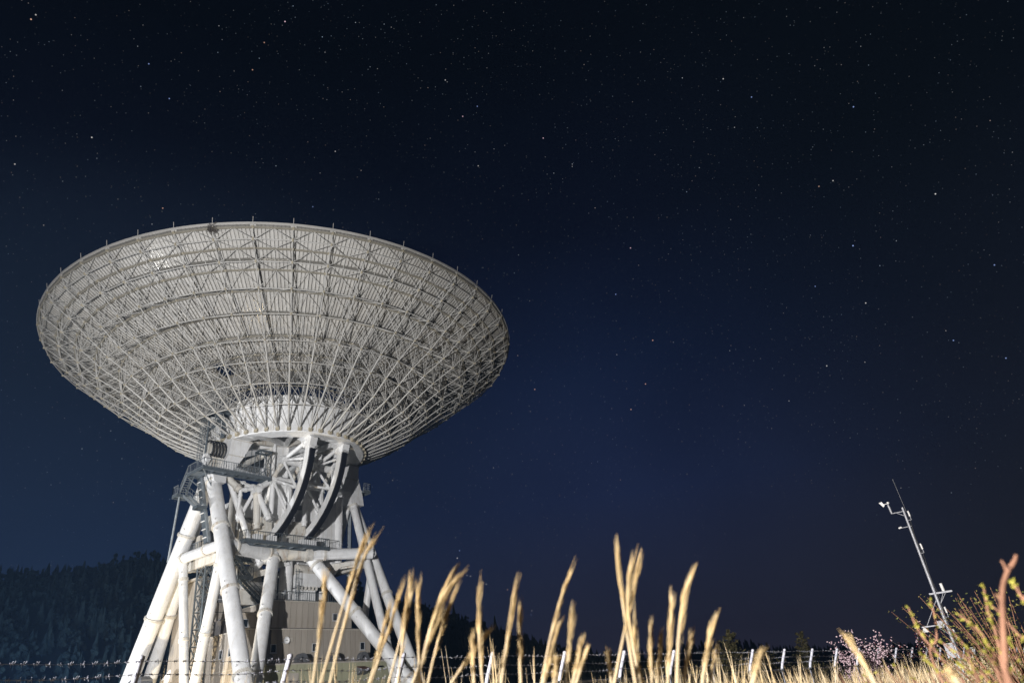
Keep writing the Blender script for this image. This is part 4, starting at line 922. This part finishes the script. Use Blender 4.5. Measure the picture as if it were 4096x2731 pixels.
# ================================================================== GRASS AND SHRUBS IN FRONT
STALKS = [[[-0.635, 1.843, 0.151], [-0.576, 1.86, 1.245], [-0.511, 1.879, 1.482], [-0.469, 1.89, 1.6]], [[-0.598, 1.827, 0.151], [-0.547, 1.841, 1.242], [-0.491, 1.857, 1.477], [-0.458, 1.865, 1.556]], [[-0.586, 1.787, 0.152], [-0.574, 1.791, 1.243], [-0.56, 1.795, 1.384], [-0.553, 1.797, 1.493]], [[-0.547, 2.054, 0.147], [-0.499, 2.065, 1.241], [-0.446, 2.077, 1.386], [-0.416, 2.083, 1.473]], [[-0.526, 2.038, 0.148], [-0.498, 2.045, 1.241], [-0.466, 2.052, 1.346], [-0.444, 2.057, 1.431]], [[-0.53, 2.216, 0.145], [-0.484, 2.225, 1.243], [-0.432, 2.236, 1.421], [-0.414, 2.239, 1.528]], [[-0.507, 2.342, 0.143], [-0.482, 2.347, 1.245], [-0.455, 2.352, 1.412], [-0.43, 2.357, 1.515]], [[-0.353, 2.03, 0.146], [-0.354, 2.029, 1.226], [-0.356, 2.029, 1.359], [-0.35, 2.03, 1.48]], [[-0.426, 2.01, 0.146], [-0.367, 2.02, 1.227], [-0.302, 2.031, 1.413], [-0.254, 2.037, 1.495]], [[-0.408, 1.953, 0.147], [-0.351, 1.962, 1.224], [-0.289, 1.972, 1.405], [-0.243, 1.978, 1.461]], [[-0.386, 2.073, 0.145], [-0.342, 2.08, 1.225], [-0.295, 2.087, 1.371], [-0.254, 2.092, 1.457]], [[-0.433, 2.108, 0.145], [-0.392, 2.115, 1.231], [-0.346, 2.123, 1.325], [-0.305, 2.129, 1.397]], [[-0.175, 1.927, 0.145], [-0.175, 1.927, 1.205], [-0.175, 1.927, 1.344], [-0.163, 1.928, 1.437]], [[-0.139, 1.724, 0.147], [-0.114, 1.725, 1.195], [-0.086, 1.727, 1.305], [-0.057, 1.728, 1.402]], [[-0.078, 1.747, 0.146], [-0.07, 1.747, 1.191], [-0.063, 1.747, 1.282], [-0.052, 1.748, 1.36]], [[-0.326, 2.061, 0.144], [-0.275, 2.067, 1.218], [-0.219, 2.074, 1.283], [-0.163, 2.079, 1.339]], [[-0.202, 1.952, 0.145], [-0.2, 1.952, 1.208], [-0.198, 1.953, 1.274], [-0.198, 1.953, 1.327]], [[-0.077, 1.958, 0.143], [-0.024, 1.958, 1.191], [0.036, 1.958, 1.356], [0.091, 1.956, 1.458]], [[-0.044, 1.957, 0.143], [-0.017, 1.957, 1.19], [0.012, 1.957, 1.265], [0.043, 1.957, 1.333]], [[0.017, 1.648, 0.146], [0.034, 1.648, 1.179], [0.053, 1.647, 1.263], [0.066, 1.647, 1.314]], [[0.033, 1.766, 0.144], [0.05, 1.765, 1.179], [0.07, 1.764, 1.226], [0.088, 1.764, 1.276]], [[0.041, 1.823, 0.144], [0.06, 1.822, 1.179], [0.082, 1.821, 1.221], [0.101, 1.82, 1.258]], [[0.201, 1.831, 0.142], [0.203, 1.831, 1.165], [0.205, 1.83, 1.354], [0.214, 1.829, 1.478]], [[0.098, 1.863, 0.142], [0.154, 1.857, 1.17], [0.217, 1.851, 1.325], [0.267, 1.845, 1.441]], [[0.211, 1.804, 0.142], [0.212, 1.804, 1.163], [0.213, 1.804, 1.332], [0.239, 1.801, 1.424]], [[0.224, 1.808, 0.142], [0.217, 1.809, 1.163], [0.21, 1.809, 1.235], [0.223, 1.808, 1.283]], [[0.232, 1.804, 0.141], [0.24, 1.803, 1.161], [0.25, 1.802, 1.231], [0.26, 1.8, 1.286]], [[0.252, 1.814, 0.141], [0.277, 1.81, 1.157], [0.306, 1.805, 1.27], [0.327, 1.801, 1.349]], [[0.242, 1.684, 0.143], [0.277, 1.678, 1.154], [0.316, 1.671, 1.295], [0.355, 1.663, 1.371]], [[0.24, 1.823, 0.141], [0.255, 1.821, 1.159], [0.272, 1.819, 1.218], [0.284, 1.817, 1.262]], [[0.304, 1.871, 0.139], [0.325, 1.867, 1.153], [0.348, 1.863, 1.213], [0.368, 1.859, 1.259]], [[0.33, 1.792, 0.14], [0.354, 1.787, 1.149], [0.382, 1.781, 1.221], [0.418, 1.773, 1.29]], [[0.163, 2.081, 0.138], [0.165, 2.08, 1.174], [0.167, 2.08, 1.218], [0.169, 2.08, 1.256]], [[0.402, 2.034, 0.136], [0.421, 2.03, 1.147], [0.442, 2.025, 1.193], [0.462, 2.021, 1.234]], [[0.368, 1.462, 0.145], [0.383, 1.458, 1.139], [0.399, 1.453, 1.168], [0.414, 1.449, 1.193]], [[0.614, 1.443, 0.142], [0.605, 1.446, 1.116], [0.596, 1.451, 1.165], [0.584, 1.455, 1.198]], [[0.678, 1.29, 0.143], [0.675, 1.291, 1.106], [0.672, 1.293, 1.12], [0.67, 1.294, 1.133]], [[-0.03, 1.611, 0.148], [-0.018, 1.611, 1.183], [-0.006, 1.612, 1.207], [0.005, 1.612, 1.225]], [[-0.002, 1.661, 0.147], [0.006, 1.661, 1.182], [0.014, 1.661, 1.209], [0.022, 1.661, 1.235]]]
ORD = ['first', 'second', 'third', 'fourth', 'fifth', 'sixth', 'seventh', 'eighth', 'ninth', 'tenth', 'eleventh', 'twelfth', 'thirteenth', 'fourteenth', 'fifteenth', 'sixteenth', 'seventeenth', 'eighteenth', 'nineteenth', 'twentieth']
def bez(P, n):
    """Catmull-Rom through P"""
    P = [Vector(p) for p in P]; out = []; Q = [P[0]*2-P[1]]+P+[P[-1]*2-P[-2]]
    for i in range(1, len(Q)-2):
        for k in range(n):
            t = k/n; a, b, c, d = Q[i-1], Q[i], Q[i+1], Q[i+2]
            out.append(.5*((2*b)+(c-a)*t+(2*a-5*b+4*c-d)*t*t+(3*b-a-3*c+d)*t**3))
    out.append(P[-1]); return out
def plume(mb, path, rnd, wid=.013, strands=26):
    """feathery closed seed head: thin bristles that leave the stalk at a small angle"""
    n = len(path)
    for k in range(strands):
        f = rnd.random()**.8*.8; i = min(n-2, int(f*(n-1))); p = path[i].lerp(path[i+1], f*(n-1)-i); d = (path[-1]-path[max(0, i-1)]).normalized()
        o = Vector((rnd.gauss(0, 1), rnd.gauss(0, 1), rnd.gauss(0, .3))); o = (o-d*o.dot(d)).normalized()
        L_ = (path[-1]-path[0]).length*rnd.uniform(.2, .42); bend = rnd.uniform(.35, 1.0)*wid
        q = p+d*L_*.5+o*bend; e = p+d*L_+o*bend*1.25
        w = rnd.uniform(.0006, .0013); mb.path([p, q, e], [w, w*1.3, w*.3], 3, False)
order = sorted(range(len(STALKS)), key=lambda i: STALKS[i][3][0]/STALKS[i][3][1])
rnd = random.Random(8)
def side_name(i, n):
    half = n//2
    return f"{ORD[i]} tall blurred straw plume counted from the left among the near stalks" if i < 20 else f"{ORD[n-1-i]} tall blurred straw plume counted from the right among the near stalks"
for rank, i in enumerate(order):
    P = STALKS[i]; b0 = Vector(P[0]); pts = [Vector(p)-b0 for p in P]
    o = empty('grass_stalk', b0, side_name(rank, len(order)), 'grass stalk', 'tall straw grass close to the camera')
    A_, C_, D_ = pts[1], pts[2]*2-(pts[1]+pts[3])*.5, pts[3]      # curve through the visible points
    up3 = [A_*(1-t)**2+C_*(2*t*(1-t))+D_*t*t for t in [k/20 for k in range(21)]]
    pa = [pts[0], pts[0].lerp(A_, .5)]+up3; n = len(pa); mb = MB()
    mb.path(pa, [.0040-.0024*k/(n-1) for k in range(n)], 6, False)
    mb.build('stem', M['straw'], o)
    hl = rnd.uniform(.17, .24); acc = 0; k = n-1
    while k > 3 and acc < hl: acc += (pa[k]-pa[k-1]).length; k -= 1
    head = pa[k:]; m2 = MB(); fat = rnd.uniform(.8, 1.2)
    m2.path(head, [.0013+.0017*fat*math.sin(math.pi*min(1, (i+.8)/len(head))**.7) for i in range(len(head))], 6, False)
    plume(m2, head, rnd, .0068*fat, 46); m2.build('seed_head', M['plume'], o)
# the stand of dry grass between the camera and the fence: nobody could count it
mb = MB(); rnd = random.Random(14)
def tuft(mb, x, y, h, lean, rnd, fat=1.0):
    z = gz(x, y); a = rnd.uniform(0, 6.28); l = lean*rnd.random(); top = Vector((x+l*math.cos(a), y+l*math.sin(a), z+h)); p0 = Vector((x, y, z)); mid = p0.lerp(top, .55)-Vector((l*.18*math.cos(a), l*.18*math.sin(a), 0))
    pts = [p0, mid, p0.lerp(top, .82), top]
    hd = rnd.random()
    mb.path(pts, [.0034*fat, .0026*fat, (.006 if hd < .5 else .0024)*fat, .0007], 3, False)
    if hd < .35:
        for _ in range(4):
            d = (top-mid).normalized(); o = Vector((rnd.gauss(0, 1), rnd.gauss(0, 1), rnd.gauss(0, .4)))*.018; q = mid.lerp(top, rnd.uniform(.5, .8))
            mb.path([q, q+d*.09+o, q+d*.17+o*1.8], [.0018, .0018, .0005], 3, False)
for _ in range(6200):
    # along the fence, from 1 m to 9 m in front of it; thick on the right, thin on the left
    u = rnd.uniform(0, 44); w = rnd.uniform(.25, 6.5)
    x, y = TOP0.x+FX*u+FY*w, TOP0.y+FY*u-FX*w
    if y < 3.2: continue
    az = math.degrees(math.atan2(x, y))
    if az > 33 or az < -20: continue
    dens = .10 if az < 0 else .25+.6*sm((az-1)/8)
    if rnd.random() > dens: continue
    if noise.noise(Vector((x*.7, y*.7, 3))) < -.25: continue
    h = rnd.uniform(.75, 1.30)+.2*noise.noise(Vector((x*.4, y*.4, 0)))
    tuft(mb, x, y, h+.03*sm((az-6)/6), .55, rnd, 1.3)
for _ in range(300):                                      # a few short ones under the left strands
    a = R(rnd.uniform(-30, 14)); r = rnd.uniform(4.5, 8.5); x, y = r*math.sin(a), r*math.cos(a); tuft(mb, x, y, rnd.uniform(1.0, 1.5) if a < .03 else rnd.uniform(.9, 1.28), .35, rnd, 1.15)
tag(mb.build('dry_grass', M['straw']), kind='stuff')

# ---- saplings with yellow-green buds at the right edge
TW = {"main": [[[0.861, 1.466, 1.091], [0.867, 1.462, 1.129], [0.878, 1.456, 1.167], [0.887, 1.451, 1.197], [0.897, 1.444, 1.232], [0.907, 1.438, 1.258], [0.917, 1.432, 1.275], [0.925, 1.426, 1.286]], 0.0165], "fl": [[[0.919, 1.43, 1.278], [0.92, 1.429, 1.291], [0.919, 1.43, 1.303]], 0.0064], "fr": [[[0.927, 1.425, 1.288], [0.936, 1.419, 1.298], [0.942, 1.415, 1.308]], 0.009], "st": [[[0.895, 1.445, 1.223], [0.895, 1.446, 1.237], [0.891, 1.448, 1.245]], 0.0075], "s1": [[[1.125, 2.12, 1.071], [1.104, 2.131, 1.123], [1.089, 2.139, 1.163], [1.072, 2.147, 1.202], [1.066, 2.15, 1.239], [1.064, 2.151, 1.28]], 0.0075], "s2": [[[1.12, 2.235, 1.139], [1.145, 2.222, 1.189], [1.156, 2.217, 1.222], [1.163, 2.213, 1.263], [1.165, 2.212, 1.296]], 0.006], "s4": [[[1.099, 1.906, 1.07], [1.104, 1.903, 1.125], [1.104, 1.903, 1.154], [1.099, 1.906, 1.189], [1.086, 1.913, 1.215], [1.071, 1.922, 1.237]], 0.0075], "s5": [[[1.108, 1.9, 1.069], [1.12, 1.894, 1.146], [1.127, 1.889, 1.202], [1.127, 1.889, 1.232], [1.132, 1.886, 1.261], [1.138, 1.883, 1.294]], 0.0082], "s6": [[[1.096, 1.673, 1.217], [1.089, 1.677, 1.24], [1.087, 1.679, 1.259], [1.085, 1.68, 1.278]], 0.0082], "s7": [[[1.182, 1.855, 1.142], [1.168, 1.864, 1.167], [1.156, 1.872, 1.198], [1.148, 1.877, 1.228], [1.138, 1.883, 1.248]], 0.006], "s8": [[[1.126, 2.006, 1.069], [1.11, 2.014, 1.112], [1.095, 2.022, 1.144], [1.076, 2.033, 1.165], [1.064, 2.039, 1.179]], 0.0045], "s9": [[[1.048, 2.048, 1.078], [1.037, 2.053, 1.109], [1.023, 2.06, 1.135], [1.013, 2.065, 1.154]], 0.0045], "s10": [[[1.155, 2.104, 1.068], [1.155, 2.104, 1.098], [1.154, 2.104, 1.129], [1.157, 2.103, 1.154], [1.143, 2.11, 1.195]], 0.0052], "s11": [[[1.172, 1.979, 1.064], [1.192, 1.967, 1.107], [1.198, 1.963, 1.142], [1.195, 1.965, 1.166]], 0.0045], "s12": [[[1.091, 1.911, 1.071], [1.071, 1.922, 1.095], [1.049, 1.934, 1.104], [1.036, 1.941, 1.122]], 0.0037]}
def bud(mb, p, d, r, rnd):
    o = Vector((rnd.gauss(0, 1), rnd.gauss(0, 1), rnd.gauss(0, .6))); o = (o-d*o.dot(d)).normalized()
    for _ in range(3):
        q = (d*.8+o*rnd.uniform(.3, .9)+Vector((rnd.gauss(0, .3), rnd.gauss(0, .3), rnd.gauss(0, .2)))).normalized()
        mb.path([p, p+q*r*1.2, p+q*r*2.4], [r*.35, r*.55, r*.08], 4, False)
rnd = random.Random(17)
def shrub(name, label, keys, cat='shrub', buds=True, thin=0):
    pts0 = [Vector(p) for p in TW[keys[0]][0]]; bx, by = pts0[0].x, pts0[0].y; b0 = Vector((bx, by, gz(bx, by)))
    o = empty(name, b0, label, cat)
    for k in keys:
        pts = [Vector(p)-b0 for p in TW[k][0]]; r = TW[k][1]*(.40 if k == 'main' else .5)
        if pts[0].z < 1.15 and k not in ('fl', 'fr', 'st'):
            pts = [Vector((pts[0].x*.35+.02*rnd.gauss(0, 1), pts[0].y*.35+.02*rnd.gauss(0, 1), 0)), pts[0].lerp(Vector((0, 0, .4)), .45)]+pts
        pa = bez(pts, 5); n = len(pa); mb = MB(); mb.path(pa, [r*(1.15-.55*i/(n-1))*(1+.10*math.sin(i*2.1)) for i in range(n)], 8)
        br = mb.build('branch', M['twig'], o)
        if buds and k not in ('fl', 'fr', 'st', 'main'):
            m2 = MB()
            for i in range(int(n*.35), n):
                if rnd.random() < .45 or i == n-1: bud(m2, pa[i], (pa[i]-pa[i-1]).normalized(), rnd.uniform(.0038, .0062), rnd)
            tag(m2.build('leaf_bud', M['bud'], br), kind='stuff')
    return o
shrub('sapling', 'thick bare brown stem with a forked tip, nearest plant at the right', ['main', 'fl', 'fr', 'st'], 'sapling', False)
shrub('budding_shrub', 'budding twig leaning left in front of the weather mast foot', ['s1', 's2', 's9'], 'shrub')
shrub('budding_shrub', 'budding shrub with yellow-green buds just left of the thick forked stem', ['s5', 's4', 's8', 's10', 's12'], 'shrub')
shrub('budding_shrub', 'budding shrub reaching in from the right edge behind the forked stem', ['s7', 's6', 's11'], 'shrub')
# low tangle of budding twigs
mb, m2 = MB(), MB()
for _ in range(150):
    az = R(rnd.uniform(23.5, 37)); r = rnd.uniform(2.2, 4.2); x, y = r*math.sin(az), r*math.cos(az); z = gz(x, y); h = rnd.uniform(.75, 1.02); l = rnd.uniform(.1, .5); a = rnd.uniform(2.2, 4.4)
    top = Vector((x+l*math.cos(a), y+l*math.sin(a)*.5, z+h)); p0 = Vector((x, y, z)); mid = p0.lerp(top, .6)+Vector((0, 0, .08))
    pa = bez([p0, mid, top], 5); mb.path(pa, [.0035, *[.003]*(len(pa)-2), .0015], 4, False)
    for i in range(4, len(pa)):
        if rnd.random() < .4: bud(m2, pa[i], (pa[i]-pa[i-1]).normalized(), rnd.uniform(.0032, .0055), rnd)
tag(mb.build('low_twigs', M['twig']), kind='stuff'); tag(m2.build('low_buds', M['bud']), kind='stuff')
# ---- leafing bush
def leaf_bush(name, loc, h, w, label, rnd, nb=60, mats=('twig', 'leaf'), lean=(-.25, 0)):
    o = empty(name, loc, label, 'bush'); mb, m2 = MB(), MB()
    for k in range(nb):
        a = rnd.uniform(0, 6.28); rr = w*math.sqrt(rnd.random())*.35; p0 = Vector((rr*math.cos(a)*.4, rr*math.sin(a)*.4, 0))
        hh = h*rnd.uniform(.45, 1.0); top = Vector((w*.75*rnd.gauss(0, .45)+lean[0]*hh*rnd.random(), w*.75*rnd.gauss(0, .45)+lean[1], hh))
        pa = bez([p0, p0.lerp(top, .5)+Vector((0, 0, hh*.1)), top], 7); n = len(pa); mb.path(pa, [.009-.007*i/(n-1) for i in range(n)], 4, False)
        for i in range(n*1//3, n):
            for _ in range(7):
                c = pa[i].lerp(pa[i-1], rnd.random())+Vector((rnd.gauss(0, .028), rnd.gauss(0, .028), rnd.gauss(0, .028))); u = Vector((rnd.gauss(0, 1), rnd.gauss(0, 1), rnd.gauss(0, 1))).normalized(); v_ = u.orthogonal().normalized(); r = rnd.uniform(.008, .017)
                m2.quad(c-u*r, c+v_*r*.5, c+u*r, c-v_*r*.5)
    mb.build('branches', M[mats[0]], o); tag(m2.build('leaf', M[mats[1]], o), kind='stuff'); return o
leaf_bush('leafing_bush', Vector((4.72, 7.7, gz(4.7, 7.7))), 1.75, .95, 'bush of fine orange-green leaves behind the forked brown stem at right', rnd, 95)
# ---- trees beyond the fence
def twig_tree(name, x, y, h, r, label, cat, mats, rnd, nl=26, lpt=60, lsz=.05, shape='cone', up=.1, group=None):
    z = gz(x, y)-.2; o = empty(name, (x, y, z), label, cat, group)
    mb = MB(); tr = bez([(0, 0, 0), (.04*h*rnd.gauss(0, .5), .03*h*rnd.gauss(0, .5), h*.4), (.03*h*rnd.gauss(0, .6), 0, h*.97)], 6); n = len(tr); mb.path(tr, [h*.018*(1-.92*i/(n-1)) for i in range(n)], 7)
    mb.build('trunk', M[mats[0]], o); lb, lf = MB(), MB()
    for k in range(nl):
        f = .16+.82*k/nl; i = min(n-2, int(f*(n-1))); p = tr[i].lerp(tr[i+1], f*(n-1)-i); a = k*2.4+rnd.uniform(-.4, .4)
        rad = r*((1-f)**.75+.06 if shape == 'cone' else (.5+.9*math.sin(math.pi*min(1, f*.95))))*rnd.uniform(.6, 1.15)
        e = p+Vector((math.cos(a)*rad, math.sin(a)*rad, rad*rnd.uniform(-.1, .5)+up)); m_ = p.lerp(e, .5)+Vector((0, 0, .06*rad))
        pa = bez([p, m_, e], 4); lb.path(pa, [h*.006*(1-.8*i/(len(pa)-1)) for i in range(len(pa))], 4, False)
        for _ in range(lpt):
            t = rnd.uniform(.2, 1.05); c = p.lerp(e, t)+Vector((rnd.gauss(0, 1), rnd.gauss(0, 1), rnd.gauss(0, .8)))*rad*.16; u = Vector((rnd.gauss(0, 1), rnd.gauss(0, 1), rnd.gauss(0, 1))).normalized(); v_ = u.orthogonal().normalized(); q = lsz*rnd.uniform(.6, 1.4)
            lf.quad(c-u*q, c+v_*q*.55, c+u*q, c-v_*q*.55)
    lb.build('limbs', M[mats[0]], o); tag(lf.build('crown', M[mats[1]], o), kind='stuff'); return o
twig_tree('larch_tree', 14.4, 58.2, 5.9, 2.3, 'broad dim larch rising above the barbed wire right of the straw plumes', 'tree', ('bark', 'larch'), rnd, 42, 70, .10)
twig_tree('larch_tree', 24.2, 71.0, 6.2, 2.1, 'slimmer larch between the third and fourth right-hand posts from the larch', 'tree', ('bark', 'larch'), rnd, 40, 60, .10)
twig_tree('larch_tree', 8.6, 61, 4.0, 2.2, 'low scrubby tree behind the tall crossing plumes', 'tree', ('bark', 'larch'), rnd, 30, 50, .10, 'round')
twig_tree('larch_tree', 18.2, 64, 3.6, 1.9, 'low brown tree between the two dim larches', 'tree', ('bark', 'larch'), rnd, 30, 45, .10, 'round')
twig_tree('larch_tree', 11.2, 55, 2.9, 1.6, 'short bushy tree left of the broad larch', 'tree', ('bark', 'larch'), rnd, 26, 45, .09, 'round')
twig_tree('larch_tree', 21.0, 60, 2.8, 1.7, 'short dark tree right behind the wire near the slim larch', 'tree', ('bark', 'larch'), rnd, 26, 45, .09, 'round')
def cherry(x, y, h, spread, label, rnd, nb, bpb, red=.0, lean=0.0):
    z = gz(x, y); o = empty('cherry_tree', (x, y, z), label, 'cherry tree'); tb, bl, rb = MB(), MB(), MB()
    tr = [Vector((0, 0, 0)), Vector((lean*.15, 0, h*.3)), Vector((lean*.4, 0, h*.5))]; tb.path(tr, [.07, .055, .045], 7)
    lb = MB()
    for k in range(nb):
        a = 6.28*k/nb+rnd.uniform(-.3, .3); f = rnd.uniform(.35, .95); p = tr[0].lerp(tr[2], f)
        e = p+Vector((math.cos(a)*spread*rnd.uniform(.6, 1.05)+lean*rnd.random(), math.sin(a)*spread*.7, h*rnd.uniform(.15, .55)))
        pa = bez([p, p.lerp(e, .5)+Vector((rnd.gauss(0, .1), rnd.gauss(0, .1), rnd.gauss(.05, .08))), e], 6); n = len(pa); lb.path(pa, [.022-.018*i/(n-1) for i in range(n)], 5, False)
        for _ in range(bpb):
            t = rnd.uniform(.25, 1); i = min(n-2, int(t*(n-1))); c = pa[i].lerp(pa[i+1], rnd.random())+Vector((rnd.gauss(0, .09), rnd.gauss(0, .09), rnd.gauss(0, .08)))
            if rnd.random() < red: rb.blob(c, rnd.uniform(.012, .022), rnd, 5)
            else: bl.blob(c, rnd.uniform(.022, .040), rnd, 5, .8)
    tb.build('trunk', M['bark'], o); lb.build('limbs', M['bark'], o); tag(bl.build('blossom', M['blossom'], o), kind='stuff')
    if red: tag(rb.build('red_bud', M['redbud'], o), kind='stuff')
cherry(11.5, 27.8, 2.75, 1.15, 'pale pink blossoming cherry tree just behind the fence posts', rnd, 32, 36)
cherry(15.4, 30.3, 3.1, 1.5, 'sparse dark cherry with red buds left of the weather mast', rnd, 16, 16, .45, -1.5)

# ================================================================== NIGHT HAZE
hm_ = bpy.data.materials.new('haze'); nt = nodes_of(hm_)
pv = N(nt, 'ShaderNodeVolumePrincipled'); o_ = N(nt, 'ShaderNodeOutputMaterial'); nt.links.new(pv.outputs[0], o_.inputs['Volume'])
pv.inputs['Color'].default_value = (.34, .60, 1.0, 1); pv.inputs['Density'].default_value = .00020; pv.inputs['Anisotropy'].default_value = 0
mb = MB(); mb.box((0, 400, 45), (2600, 2600, 140))
tag(mb.build('haze', hm_), kind='stuff')
